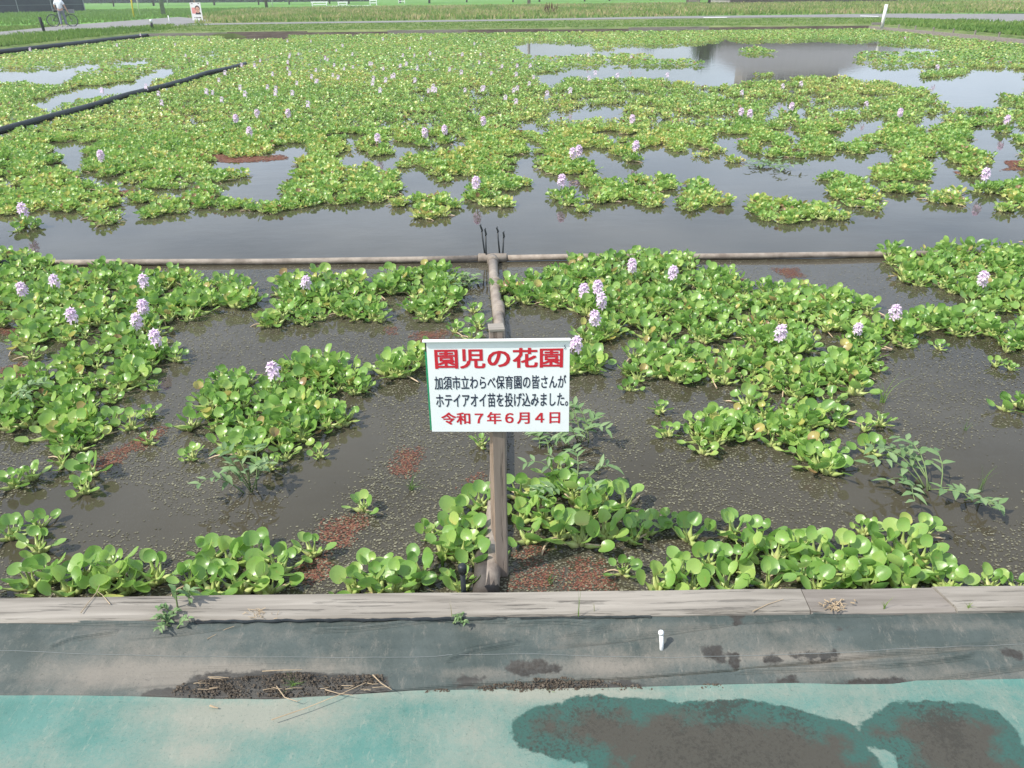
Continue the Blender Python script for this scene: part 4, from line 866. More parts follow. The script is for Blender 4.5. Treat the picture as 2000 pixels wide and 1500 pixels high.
# ---- the far basin: one mass of plants
FRONT = [(-300, 405), (0, 415), (150, 405), (165, 425), (195, 440), (228, 430), (235, 398), (262, 392), (295, 425), (350, 420), (400, 400), (440, 400), (500, 425), (545, 410), (600, 398), (640, 425), (672, 392), (700, 385), (740, 398), (765, 385), (800, 415), (870, 430), (900, 418), (925, 398), (1000, 400), (1050, 395), (1075, 372), (1100, 395), (1150, 415), (1195, 410), (1210, 385), (1240, 402), (1300, 408), (1312, 370), (1335, 372), (1340, 405), (1380, 410), (1412, 400), (1420, 385), (1440, 402), (1450, 350), (1462, 412), (1530, 432), (1600, 425), (1640, 420), (1725, 412), (1750, 375), (1810, 365), (1830, 388), (1885, 400), (1905, 395), (1960, 410), (2020, 415), (2400, 410)]
FR = np.array(FRONT, float)
GAPS = [
 [(84, 277), (147, 270), (175, 291), (168, 319), (133, 319), (115, 305)], [(0, 333), (38, 337), (35, 362), (0, 362)], [(259, 333), (273, 340), (262, 368), (231, 378), (210, 371), (252, 357)], [(227, 382), (259, 375), (262, 396), (285, 406), (285, 430), (231, 430)], [(336, 340), (381, 336), (385, 352), (350, 356)], [(399, 356), (490, 340), (546, 319), (546, 378), (525, 366), (490, 370), (437, 373), (402, 370)],
 [(402, 301), (518, 299), (580, 312), (525, 322), (420, 315)], [(518, 291), (574, 277), (595, 284), (567, 322), (518, 322)], [(750, 240), (772, 240), (778, 275), (815, 278), (830, 265), (905, 260), (920, 278), (850, 282), (800, 292), (770, 315), (720, 318), (705, 308), (755, 302)], [(655, 300), (708, 275), (712, 305), (670, 318)], [(769, 322), (818, 319), (846, 342), (895, 342), (920, 326), (909, 350), (895, 365), (867, 343), (860, 368), (825, 371), (786, 368), (772, 342)], [(995, 303), (1028, 303), (1028, 325), (998, 322)],
 [(1125, 285), (1192, 285), (1196, 301), (1245, 301), (1276, 292), (1350, 298), (1350, 325), (1315, 333), (1270, 328), (1262, 310), (1210, 333), (1165, 333), (1161, 314)], [(1080, 352), (1133, 336), (1142, 357), (1098, 374), (1094, 400), (1063, 394)], [(1115, 208), (1175, 202), (1230, 205), (1224, 216), (1185, 219), (1140, 223), (1112, 226)],
 [(1000, 86), (1035, 80), (1105, 83), (1189, 87), (1280, 90), (1350, 84), (1350, 106), (1297, 113), (1262, 101), (1175, 101), (1087, 106), (1035, 105)], [(1045, 144), (1105, 132), (1175, 127), (1217, 127), (1294, 129), (1350, 128), (1350, 150), (1280, 146), (1210, 142), (1175, 149), (1122, 142), (1084, 163), (1052, 156)],
 [(1300, 89), (1335, 87), (1400, 80), (1415, 73), (1450, 80), (1520, 80), (1600, 77), (1650, 81), (1680, 82), (1715, 75), (1720, 86), (1760, 87), (1825, 92), (1850, 100), (1770, 97), (1690, 96), (1668, 103), (1675, 118), (1720, 128), (1800, 129), (1900, 131), (2010, 135), (2010, 180), (1960, 174), (1910, 166), (1850, 160), (1820, 166), (1780, 160), (1740, 150), (1700, 152), (1650, 142), (1550, 144), (1510, 152), (1475, 152), (1400, 162), (1340, 152), (1300, 152), (1300, 129), (1395, 126), (1390, 119), (1300, 104)],
 [(1839, 158), (1905, 165), (1965, 196), (1923, 202), (1860, 195), (1825, 180)], [(1492, 216), (1524, 190), (1540, 202), (1512, 226)], [(1645, 251), (1671, 235), (1720, 223), (1740, 228), (1722, 247), (1680, 254), (1671, 268), (1634, 266)], [(1788, 237), (1842, 209), (1848, 230), (1820, 244), (1823, 265), (1781, 245)], [(1896, 250), (1947, 242), (1982, 234), (1982, 263), (1998, 286), (1965, 300), (1940, 293), (1900, 279)],
 [(1300, 298), (1352, 298), (1373, 310), (1468, 310), (1500, 290), (1510, 304), (1552, 310), (1587, 310), (1650, 304), (1702, 298), (1745, 286), (1758, 307), (1685, 312), (1615, 320), (1590, 340), (1615, 360), (1622, 388), (1605, 388), (1573, 372), (1517, 362), (1468, 368), (1454, 398), (1430, 380), (1419, 364), (1370, 330), (1335, 343), (1321, 322)],
 [(1816, 288), (1848, 286), (1862, 319), (1876, 338), (1898, 358), (1895, 380), (1872, 376), (1872, 342), (1825, 328), (1813, 322)], [(1925, 318), (2005, 306), (2005, 335), (1960, 349), (1930, 364), (1902, 354)], [(1392, 256), (1422, 262), (1452, 259), (1457, 275), (1419, 286), (1396, 269)],
 [(-60, 138), (20, 135), (97, 132), (140, 126), (170, 120), (197, 121), (192, 130), (160, 136), (140, 148), (115, 156), (67, 158), (50, 153), (-60, 155)], [(200, 119), (287, 113), (290, 121), (225, 123)], [(260, 150), (315, 130), (337, 131), (337, 141), (295, 153), (263, 157)], [(50, 198), (95, 184), (150, 169), (225, 161), (282, 156), (312, 155), (275, 171), (225, 176), (170, 183), (150, 188), (100, 202), (78, 206)], [(430, 69), (560, 63), (565, 72), (440, 75)], [(385, 105), (425, 100), (415, 106), (390, 108)], [(1790, 129), (1895, 130), (1895, 131)]]
ISLES = [[(1448, 98), (1470, 93), (1500, 97), (1516, 103), (1480, 106), (1450, 105)], [(1800, 142), (1850, 138), (1895, 134), (1880, 147), (1810, 150)], [(1478, 146), (1505, 144), (1502, 152), (1482, 152)], [(1730, 248), (1800, 255), (1790, 270), (1740, 266)], [(1160, 88), (1195, 88), (1200, 95), (1165, 96)]]
QV = np.quantile([.38 * mnoise.noise((a * .7 + 3, b * .6, 2)) + 1.0 * mnoise.noise((a * 1.9, b * 1.25, 5)) + .6 * mnoise.noise((a * 4.6, b * 3.4, 8)) for a, b in nrg.uniform(-12, 30, (6000, 2))], np.linspace(0, 1, 101))
def occupied(pts, dens=1.0):
    w3 = np.concatenate([pts, np.full((len(pts), 1), .02)], 1); px = proj(w3)
    jit = np.array([mnoise.noise((a * 2.1, b * 2.1, 1)) for a, b in pts])
    jx = np.array([mnoise.noise((a * 2.1, b * 2.1, 9)) for a, b in pts])
    k = np.clip((px[:, 1] - 40) / 300, .05, 1)
    q = px + np.stack([jx * 22 * k, jit * 9 * k], 1)
    ok = q[:, 1] < np.interp(q[:, 0], FR[:, 0], FR[:, 1])
    for zz in (.02, .07, .12):
        qq = proj(np.concatenate([pts, np.full((len(pts), 1), zz)], 1)) + (q - px)
        for g_ in GAPS: ok &= ~inside(qq, g_)
    big = np.array([.38 * mnoise.noise((a * .7 + 3, b * .6, 2)) + 1.0 * mnoise.noise((a * 1.9, b * 1.25, 5)) + .6 * mnoise.noise((a * 4.6, b * 3.4, 8)) for a, b in pts])
    cl = np.interp(px[:, 1], [60, 200, 260, 330, 420], [.95, .94, .90, .80, .77]); cr = np.interp(px[:, 1], [60, 100, 140, 200, 300, 420], [.93, .87, .74, .66, .64, .66])
    f = np.clip((px[:, 0] - 650) / 450, 0, 1); cov = cl * (1 - f) + cr * f
    big = big + nrg.normal(0, .10, len(big))
    lone = (np.array([mnoise.noise((a * 3.1, b * 2.0, 12)) for a, b in pts]) > .22) & (nrg.uniform(0, 1, len(pts)) < .55) & (px[:, 1] > 95)
    ok &= (big > np.interp(1 - cov, np.linspace(0, 1, 101), QV)) | lone
    for g_ in ISLES: ok |= inside(q, g_)
    ok &= (px[:, 0] > -350) & (px[:, 0] < 2350)
    ok &= ~((pts[:, 0] - XL > -.10) & (pts[:, 0] - XL < .14))
    ok &= (np.abs(pts[:, 0]) < 17.45) & (pts[:, 1] < PY1 - .15)
    return ok
def scatter(y0, y1, sp):
    ny_ = int((y1 - y0) / sp); out = []
    for j in range(ny_):
        yy = y0 + (j + .5) * sp; half = min(17.5, yy * .86 + 1)
        xs = np.arange(-half, half, sp) + (.5 * sp if j % 2 else 0)
        out.append(np.stack([xs + nrg.uniform(-.42, .42, len(xs)) * sp, yy + nrg.uniform(-.42, .42, len(xs)) * sp], 1))
    p = np.concatenate(out); return p[occupied(p)]
bV, bF, bT, bM = [], [], [], []; off = 0
def put(pts, variants, size, hz, tj=.10, flo=None):
    global off
    vi = nrg.integers(0, len(variants), len(pts))
    for k, v in enumerate(variants):
        p = pts[vi == k]; n_ = len(p)
        if not n_: continue
        ang = nrg.uniform(0, 6.283, n_); s_ = nrg.uniform(size[0], size[1], n_) ; c, s = np.cos(ang) * s_, np.sin(ang) * s_
        dens = np.array([mnoise.noise((a * .35, b * .35, 4)) for a, b in p])
        for (A, Fc, T, mi) in ((v[0], v[1], v[2], 0), (v[3], v[4], v[5], 1)):
            if not len(A): continue
            X = c[:, None] * A[None, :, 0] - s[:, None] * A[None, :, 1] + p[:, 0, None]
            Y = s[:, None] * A[None, :, 0] + c[:, None] * A[None, :, 1] + p[:, 1, None]
            Z = A[None, :, 2] * (s_ * hz)[:, None]
            bV.append(np.stack([X, Y, Z], -1).reshape(-1, 3))
            bF.append((Fc[None] + (np.arange(n_) * len(A))[:, None, None]).reshape(-1, 4) + off); off += n_ * len(A)
            tt = np.clip(T[None] + .05 * (mi == 0) + (nrg.normal(0, tj, n_) + dens * .22)[:, None] * (mi == 0), 0, np.where(T > .8, .98, .76)[None]) if mi == 0 else np.repeat(T[None], n_, 0) if mi == 1 else np.repeat(T[None], n_, 0)  # far leaf tint lifted a little: distance haze put into the colour
            bT.append(tt.ravel()); bM.append(np.full(n_ * len(Fc), mi, np.int32))
def put_flowers(pts, s_, lod):
    global off
    for p in pts:
        v = spike(nrg, lod, 11 if lod == 0 else 7); sc = s_ * nrg.uniform(.8, 1.1)
        A = v[0] * sc; bV.append(A + np.array([p[0], p[1], .04])); bF.append(v[1] + off); off += len(A); bT.append(v[2]); bM.append(np.full(len(v[1]), 2, np.int32))
V1 = [ramets(rg, 1, 1.0, 2) for _ in range(8)]
V2 = [rosette(rg, 9, 2) for _ in range(8)]
a = scatter(TY + .3, 11.5, .155); b = scatter(11.5, 21, .165); c = scatter(21, PY1, .22)
print('far basin', len(a), len(b), len(c))
put(a, VAR, (.68, 1.02), .95); put(b, V1, (.75, 1.05), .92); put(c, V2, (1.05, 1.5), .72)
fl = []
for k in range(330):                                      # flower heads in the far water, denser in the middle distance at left of centre
    px_ = nrg.normal(720, 230) if k % 3 else nrg.uniform(20, 1990); py_ = nrg.normal(135, 32) if k % 3 else nrg.uniform(68, 200)
    if not 66 < py_ < 215: continue
    q = P(px_, py_, .2); fl.append((q.x, q.y))
fl = np.array(fl); fl = fl[occupied(fl)]; put_flowers(fl[:110], 1.0, 1)
me = np_mesh('water_hyacinth_mass', np.concatenate(bV), np.concatenate(bF), [LEAF, STALK, PETAL], np.concatenate(bM), np.concatenate(bT))
tag(link_mesh('water_hyacinth_mass', me), 'dense mass of water hyacinths covering the far basin up to the bank', None, None, 'stuff')
print('mass verts', len(me.vertices))

# ---- floating specks
def specks(name, label, regions, material, size, zmax=.004):
    Vv, Ff, Tt = [], [], []; k = 0
    for pts, sc in regions:
        for xx, yy in pts:
            r = nrg.uniform(*size) * sc; a = nrg.uniform(0, 6.28); e = nrg.uniform(.55, 1); tl = nrg.uniform(-.07, .07, 2); z0 = nrg.uniform(.0015, zmax); t = nrg.beta(2, 2.2)
            for j in range(4):
                an = a + j * 1.5708 + nrg.uniform(-.35, .35); dx, dy = r * math.cos(an), r * math.sin(an) * e
                Vv.append((xx + dx, yy + dy, z0 + abs(dx * tl[0] + dy * tl[1]))); Tt.append(t)
            Ff.append((k, k + 1, k + 2, k + 3)); k += 4
    me = np_mesh(name, np.array(Vv), np.array(Ff), [material], None, np.array(Tt), False)
    return tag(link_mesh(name, me), label, None, None, 'stuff')
N = 420000
cx = nrg.uniform(-3.9, 3.9, N); cy = FARY + .02 + (TY - .06 - FARY) * nrg.uniform(0, 1, N)
pts = np.stack([cx, cy], 1); px = proj(np.concatenate([pts, np.zeros((N, 1))], 1))
ok = (px[:, 0] > -250) & (px[:, 0] < 2250)
CLEAR = [[(0, 985), (60, 960), (200, 940), (280, 960), (300, 990), (400, 1010), (500, 1000), (560, 960), (640, 930), (720, 870), (760, 800), (720, 780), (640, 850), (600, 900), (500, 940), (460, 985), (320, 1040)], [(0, 985), (150, 950), (280, 950), (270, 1000), (420, 1030), (520, 1000), (620, 930), (700, 860), (760, 830), (745, 900), (660, 985), (590, 1040), (540, 1060), (450, 1040), (350, 1060), (250, 1085), (0, 1110)], [(300, 760), (350, 720), (420, 690), (520, 680), (560, 690), (480, 705), (400, 720), (330, 770)], [(1160, 930), (1250, 880), (1300, 860), (1290, 900), (1240, 950), (1180, 970)], [(1640, 930), (1760, 900), (2000, 850), (2000, 1010), (1760, 1040), (1640, 980)], [(1000, 880), (1100, 870), (1110, 915), (1000, 940)]]
big = np.array([mnoise.noise((a * 1.3, b * 1.3, 6)) + .6 * mnoise.noise((a * 4.5, b * 4.5, 8)) for a, b in pts])
dn = np.interp(px[:, 0], [0, 600, 1000, 1300, 1650, 2000], [.60, .72, .66, .62, .40, .28]) + .50 * big
for q in CLEAR: dn -= np.clip((sdist(px, q) + 14) / 28, 0, 1) * .55
ok &= nrg.uniform(0, 1, N) < np.clip(dn, .012, .85) * np.interp(cy, [2, 3.2, 5.6], [.95, .62, .30])
dp = pts[ok]; print('specks', len(dp))
specks('duckweed', 'pale drab duckweed flecks strewn over the near basin water', [(dp, 1.0)], DUCK, (.0022, .0058), .0025)
RED = [[(615, 1045), (650, 1015), (700, 1008), (708, 1030), (680, 1062), (640, 1068)], [(768, 905), (788, 875), (825, 878), (818, 898), (790, 930), (770, 928)], [(795, 662), (825, 650), (862, 647), (885, 650), (830, 668)], [(755, 641), (772, 640), (775, 652), (757, 653)], [(995, 1148), (1003, 1125), (1050, 1108), (1092, 1118), (1060, 1148)], [(1098, 1148), (1108, 1110), (1130, 1093), (1182, 1108), (1198, 1148)], [(1008, 1085), (1045, 1065), (1064, 1077), (1028, 1100)], [(178, 912), (220, 880), (265, 862), (312, 838), (325, 838), (290, 868), (250, 885), (210, 922)], [(1508, 525), (1555, 524), (1572, 540), (1540, 543)], [(1435, 548), (1458, 545), (1458, 557), (1440, 560)], [(0, 722), (38, 710), (62, 722), (22, 752), (0, 760)], [(-20, 640), (28, 642), (40, 655), (-10, 650)], [(402, 303), (450, 299), (530, 303), (574, 312), (525, 318), (420, 312)], [(1870, 325), (1890, 322), (1893, 340), (1875, 340)], [(1950, 318), (2000, 314), (2000, 332), (1955, 334)], [(1765, 330), (1785, 326), (1790, 335), (1770, 338)], [(920, 930), (940, 925), (943, 945), (925, 950)], [(570, 1110), (640, 1080), (650, 1120), (600, 1140)], [(225, 375), (260, 370), (262, 380), (230, 384)], [(900, 950), (912, 946), (915, 958), (903, 960)]]
reg = []
for q in RED:
    W = pw(q, 0); lo, hi = W.min(0), W.max(0); n_ = int((hi[0] - lo[0]) * (hi[1] - lo[1]) * 70000)
    far = W[:, 1].mean() > 6
    if far: n_ //= 6
    p = np.stack([nrg.uniform(lo[0] - .02, hi[0] + .02, n_), nrg.uniform(lo[1] - .02, hi[1] + .02, n_)], 1)
    s_ = sdist(p, W) + (.22 if far else .03) * np.array([mnoise.noise((a * (2.5 if far else 14), b * (2.5 if far else 14), 3)) for a, b in p]); p = p[s_ > nrg.uniform(-.03, .045, n_)]
    reg.append((p, 3.2 if far else 1.0))
specks('red_azolla', 'rusty red azolla floating in patches on the pond water', reg, AZOL, (.0024, .0052), .003)

# ================================================================== WEEDS AND GRASS
def leaf_strip(Vv, Ff, Tt, base, d, n, L, W, t, droop=.25):
    s = d.cross(n).normalized(); k = len(Vv)
    prof = [(0, .12), (.2, .75), (.45, 1), (.75, .6), (1, .04)]
    for u, ww in prof:
        c = base + d * (L * u) - n * (droop * L * u * u)
        for v in (-1, 0, 1): Vv.append(tuple(c + s * (v * ww * W) + n * (abs(v) * ww * W * .35))); Tt.append(t + (.12 if v == 0 else 0))
    for i in range(4):
        for j in range(2): Ff.append((k + i * 3 + j, k + (i + 1) * 3 + j, k + (i + 1) * 3 + j + 1, k + i * 3 + j + 1))
def creeping_weed(px_, py_, label, n_st, ln, hgt, lw=.010, ll=.042, seed=1, name='creeping_weed'):
    r_ = random.Random(seed); q = P(px_, py_, 0); o = empty(name, (q.x, q.y, 0)); tag(o, label, 'weed')
    sm = MB(); Vv, Ff, Tt = [], [], []
    for i in range(n_st):
        a = r_.uniform(0, 6.283); L = ln * r_.uniform(.55, 1.1); H = hgt * r_.uniform(.5, 1.1); pts = []; b0 = Vector((r_.uniform(-.03, .03), r_.uniform(-.03, .03), 0))
        for j in range(7):
            u = j / 6; pts.append(b0 + Vector((math.cos(a + .5 * u) * L * u, math.sin(a + .5 * u) * L * u, H * math.sin(u * 1.9))))
        sm.tube(pts, [.0030 - .0018 * j / 6 for j in range(7)], 5)
        for j in range(2, 7):
            for sgn in (-1, 1):
                if r_.random() < .2: continue
                td = (pts[j] - pts[j - 1]).normalized(); sd_ = td.cross(Vector((0, 0, 1))).normalized() * sgn
                d = (sd_ * r_.uniform(.6, 1) + td * r_.uniform(.2, .8) + Vector((0, 0, r_.uniform(-.15, .5)))).normalized()
                nn = (Vector((0, 0, 1)) - d * d.z).normalized(); nn = (nn + sd_.cross(d) * r_.uniform(-.4, .4)).normalized()
                leaf_strip(Vv, Ff, Tt, pts[j], d, nn, ll * r_.uniform(.7, 1.2), lw * r_.uniform(.8, 1.2), r_.uniform(.25, .7), r_.uniform(.1, .5))
    sm.build('stem', WEEDSTEM, o, True)
    link_mesh('foliage', np_mesh('foliage', np.array([list(v) for v in Vv]), np.array(Ff), [WEED], None, np.array(Tt)), None, o)
    return o
WEEDSTEM = mat('weed_stem', (.16, .22, .09), .6, .2, var=.2)
creeping_weed(1815, 960, 'grey green creeping weed sprawling on open water at right', 9, .24, .12, .012, .052, 3)
creeping_weed(1905, 985, 'smaller drooping weed right of the sprawling grey green one', 3, .12, .06, .010, .045, 5)
creeping_weed(1065, 880, 'narrow leafed weed on water just right below the sign', 5, .11, .07, .009, .045, 8)
creeping_weed(1140, 860, 'pointed leafed weed reaching up beside the sign lower right corner', 6, .16, .14, .012, .05, 13)
creeping_weed(1120, 965, 'thin weed with slanting leaves behind the post cluster', 6, .17, .14, .008, .052, 21)
creeping_weed(490, 955, 'sparse arrow leafed weed on water under the middle mat', 7, .14, .15, .010, .05, 31)
creeping_weed(915, 562, 'small grey green weed left of the pipe below tee', 8, .14, .07, .012, .045, 44)
creeping_weed(20, 800, 'grey green weed tangled in left patch at photo edge', 7, .16, .11, .010, .05, 47)
creeping_weed(1510, 328, 'low feathery weed floating alone in right open water', 9, .32, .07, .016, .07, 51)
o = creeping_weed(350, 1182, 'little leafy weed sprouting from the plank edge at left', 7, .034, .036, .005, .020, 61, 'plank_weed'); q = P(350, 1192, PZ - .01); o.location = (q.x, NEARY + .004, PZ - .012)
o = creeping_weed(350, 1182, 'single silvery weed shoot rising behind the small plank weed', 2, .012, .11, .007, .034, 66, 'plank_weed'); q = P(352, 1180, PZ); o.location = (q.x, q.y, PZ - .012)
o = creeping_weed(890, 1190, 'tiny green sprouts at the plank edge below the sign', 5, .016, .022, .003, .012, 68, 'plank_weed'); q = P(890, 1195, PZ); o.location = (q.x, NEARY + .003, PZ - .012)
def tuft(px_, py_, z, label, n, hgt, spread, tint, wd=.0016, seed=1, name='grass_tuft', yy=None):
    r_ = random.Random(seed); q = P(px_, py_, z); o = None; Vv, Ff, Tt = [], [], []
    for i in range(n):
        a = r_.uniform(0, 6.283); H = hgt * r_.uniform(.5, 1.1); s_ = spread * r_.uniform(.2, 1); b0 = Vector((r_.uniform(-.3, .3) * spread * .4, r_.uniform(-.3, .3) * spread * .4, -.005)); k = len(Vv)
        sd_ = Vector((-math.sin(a + .9), math.cos(a + .9), 0))
        for j in range(5):
            u = j / 4; c = b0 + Vector((math.cos(a) * s_ * u * u, math.sin(a) * s_ * u * u, H * u * (1 - .18 * u)))
            for sg in (-1, 1): Vv.append(tuple(c + sd_ * (sg * wd * (1 - .9 * u)))); Tt.append(tint + .15 * u)
        for j in range(4): Ff.append((k + j * 2, k + j * 2 + 1, k + j * 2 + 3, k + j * 2 + 2))
    me = np_mesh(name, np.array([list(v) for v in Vv]), np.array(Ff), [GRASS], None, np.array(Tt))
    o = link_mesh(name, me); o.location = (q.x, yy if yy else q.y, z); return tag(o, label, 'grass tuft')
tuft(1722, 785, 0, 'sedge with thin spreading blades on open water at right', 9, .20, .11, .5, .0024, 4, 'sedge')
tuft(1912, 960, 0, 'wispy grass standing in water by the right edge weed', 14, .19, .07, .35, .0010, 6)
tuft(1885, 840, 0, 'faint thin grass in open water under right corner mat', 9, .10, .05, .3, .0010, 7)
tuft(805, 955, 0, 'thin dark grass growing through duckweed left of the post', 26, .09, .10, .25, .0012, 8)
tuft(865, 1105, 0, 'upright green grass blades beside the short black stake', 12, .17, .05, .55, .0016, 9)
tuft(1075, 1140, 0, 'fine grass between two red azolla patches', 16, .08, .04, .35, .0011, 10)
tuft(800, 1150, 0, 'sparse grass behind the plank left of the stake', 7, .11, .03, .5, .0013, 15)
tuft(1727, 1188, PZ, 'green grass tuft on the plank near the right end', 7, .05, .025, .6, .0018, 11, yy=NEARY + .01)
tuft(1895, 1192, PZ, 'rightmost green grass tuft on the plank', 7, .04, .025, .65, .002, 12, yy=NEARY + .008)
tuft(1128, 1190, PZ, 'single tall grass blade before the plank right of sign', 2, .14, .01, .6, .0013, 14, yy=NEARY - .004)
tuft(884, 1192, PZ, 'pair of thin brown grass stalks on plank below sign', 3, .12, .012, .95, .0010, 16, yy=NEARY + .002)
tuft(1160, 1186, PZ, 'thin grass blade standing on the plank right of centre', 2, .05, .008, .8, .0013, 17, yy=NEARY + .012)
tuft(1470, 1165, PZ, 'pale green blades rising over the plank at right', 4, .07, .02, .6, .0013, 18, yy=FARY + .01)
tuft(85, 1278, .05, 'tiny green sprig growing through the fabric at left', 8, .018, .02, .4, .0012, 19)
tuft(1075, 1350, ZT, 'tiny green sprig at the fabric edge by the teal sheet', 7, .016, .02, .5, .0012, 20)
tuft(570, 1335, .05, 'bluish grey sprigs growing in the soil strip', 26, .012, .05, .35, .0012, 22)

def blades(name, label, pts, z, hgt, wd, tint, tvar, per=3, spread=.6, group=None):
    n_ = len(pts) * per; p = np.repeat(pts, per, 0) + nrg.normal(0, .05, (n_, 2)); a = nrg.uniform(0, 6.283, n_); H = hgt * nrg.uniform(.4, 1.15, n_) * np.repeat(np.clip(1 + .6 * np.array([mnoise.noise((u * .5, v * .5, 2)) for u, v in pts]), .3, 2), per)
    lean = nrg.normal(0, spread, (n_, 2)) * H[:, None] * .6; wv = wd * nrg.uniform(.6, 1.3, n_)
    dx, dy = np.cos(a) * wv, np.sin(a) * wv
    A = np.stack([p[:, 0] - dx, p[:, 1] - dy, np.full(n_, z)], 1); B = np.stack([p[:, 0] + dx, p[:, 1] + dy, np.full(n_, z)], 1)
    C = np.stack([p[:, 0] + lean[:, 0] * .4 + dx * .7, p[:, 1] + lean[:, 1] * .4 + dy * .7, z + H * .6], 1); D = np.stack([p[:, 0] + lean[:, 0], p[:, 1] + lean[:, 1], z + H], 1)
    V_ = np.stack([A, B, C, D], 1).reshape(-1, 3); F_ = np.arange(n_ * 4).reshape(-1, 4)
    t0 = np.repeat(np.array([mnoise.noise((u * .22, v * .22, 6)) for u, v in pts]), per)
    t = np.clip(tint + tvar * 1.1 * t0 + nrg.normal(0, tvar * .4, n_), 0, 1)
    me = np_mesh(name, V_, F_, [GRASS], None, np.repeat(t, 4), False)
    return tag(link_mesh(name, me), label, None, group, 'stuff')
def rect_pts(x0, x1, y0, y1, n): return np.stack([nrg.uniform(x0, x1, n), nrg.uniform(y0, y1, n)], 1)
pts = rect_pts(-19, 26, PY1 + .25, 53.0, 12000); q = proj(np.concatenate([pts, np.full((len(pts), 1), .26)], 1))
rp = np.array(road_far); pp = np.array(path); pts = pts[~inside(pts, rp) & ~inside(pts, pp)]
blades('bank_grass', 'short green grass on the bank between far pond edge and road', pts[pts[:, 1] < 51.0], .25, .06, .022, .52, .25)
pts = np.concatenate([rect_pts(-30, PX0 - .3, 27, 52, 9000), rect_pts(PX1 + .4, 30, 26, 44, 6000)]); pts = pts[~inside(pts, pp) & ~inside(pts, rp)]; pts = pts[~((pts[:, 0] < 0) & (sdist(pts, pp) > -.15))]
blades('bank_weeds', 'taller grass and weeds on the banks along both pond sides', pts, .25, .17, .024, .50, .25)
pts = rect_pts(-40, 75, 53, 120, 60000); pts = pts[inside(pts, verge) & ~inside(pts, rp) & ~inside(pts, pp)]
blades('verge_weeds', 'rough tan and green weeds on the verge beyond the road', pts, .26, .30, .05, .72, .34, 2)
pts = rect_pts(-75, 60, 56, 125, 45000); pts = pts[~inside(pts, verge) & ~inside(pts, rp) & ~inside(pts, pp)]
blades('rice_field', 'bright green rice plants in the fields behind the road', pts, .25, .22, .05, .50, .08, 2, .3)

# ================================================================== POND EDGES
def board_run(name, pts, h, th, material, label, cat, z0=-.04, lip=None):
    m = MB()
    for (x0, y0), (x1, y1) in zip(pts[:-1], pts[1:]):
        d = Vector((x1 - x0, y1 - y0, 0)); L = d.length; a = math.atan2(d.y, d.x)
        m.box(((x0 + x1) / 2, (y0 + y1) / 2, z0 + h / 2), (L, th, h), Matrix.Rotation(a, 3, 'Z'))
    return tag(m.build(name, material), label, cat)
n = 12; ptsl = [(PX0 + .05 * math.sin(i * 2.1), 2 + (PY1 - 2) * i / n) for i in range(n + 1)]
m = MB(); m.tube([(a, b, .12) for a, b in ptsl], .09, 10); tag(m.build('edge_liner', BLACK, None, True), 'black plastic liner roll edging the left side of pond', 'pond edging')
n = 9; ptsf = [(PX0 + (PX1 - PX0) * i / n, PY1 + .04 * math.sin(i * 1.7)) for i in range(n + 1)]
for i in range(n):
    board_run('edge_board', ptsf[i:i + 2], .24 + .03 * math.sin(i * 2.3), .05, BOARDW if i % 3 else PLANK, ['dark board at left end of the far pond edge', 'second board from the left on far pond edge', 'third board from the left on far pond edge', 'fourth board from the left on far pond edge', 'middle board of the far pond edge', 'fourth board from the right on far pond edge', 'third board from the right on far pond edge', 'second board from the right on far pond edge', 'board at right end of the far pond edge'][i], 'edge board')['group'] = 'boards along the far pond edge'
board_run('edge_board', [(PX1, PY1), (PX1 + .02, 34), (PX1 - .02, 27), (PX1, 2)], .22, .05, PLANK, 'long grey boards edging the right side of the pond', 'edge board')
for i in range(9):
    m = MB(); yy = 40 - i * 1.6; m.box((PX1 + .07, yy, .14), (.06, .06, .40), None, 0, .85); lab_ = ['farthest', 'second farthest', 'third farthest', 'fourth farthest', 'fifth farthest', 'fourth nearest', 'third nearest', 'second nearest', 'nearest'][i]
    tag(m.build('edge_peg', PLANK, None, False, .004), lab_ + ' wooden peg along the right pond edge', 'peg', 'pegs along the right pond edge')

# ================================================================== FAR THINGS
def up_h(base, px_top, py_top):                          # height of a point seen at that pixel above a base point standing on the ground
    v = CROT @ Vector(((px_top - 1000) / FPX, -(py_top - 750) / FPX, -1)); t = (base.y - CAM.y) / v.y; return (CAM + v * t).z - base.z
GZ = .26
def pole(name, base_px, r0, r1, H, material, label, cat, lean=(0, 0), n=12, group=None, extra=None):
    b = P(*base_px, GZ); o = empty(name, (b.x, b.y, GZ - .02)); tag(o, label, cat, group)
    m = MB(); m.tube([(0, 0, 0), (lean[0] * .5, lean[1] * .5, H * .5), (lean[0], lean[1], H)], [r0, (r0 + r1) / 2, r1], n); m.build('shaft', material, o, True)
    return o
b = P(320, 30.5, GZ); H = 9.0
o = pole('utility_pole', (320, 30.5), .20, .13, H, CONC, 'thick grey concrete utility pole by the path at upper left', 'utility pole')
m = MB(); m.box((0, 0, H - .5), (1.6, .1, .1)); m.box((0, 0, H - 1.2), (1.2, .1, .1)); m.build('crossarm', METAL, o)
m = MB()
for dx in (-.7, -.25, .25, .7): m.tube([(dx, 0, H - .46), (dx, 0, H - .3), (dx, 0, H - .22)], [.03, .06, .03], 8)
m.build('insulator', WHITE, o, True)
YEL = mat('yellow_tube', (.72, .52, .05), .5, .4, var=.1)
pole('guy_guard', (261.5, 34), .065, .06, 2.3, YEL, 'yellow plastic guard tube at the path left of utility pole', 'guard tube', (.15, 0))
pole('marker_pole', (273.5, 31), .045, .04, 2.6, mat('pale_paint', (.62, .62, .45), .6, .3, var=.1), 'slim pale pole right beside the yellow guard tube', 'pole', (.02, 0))
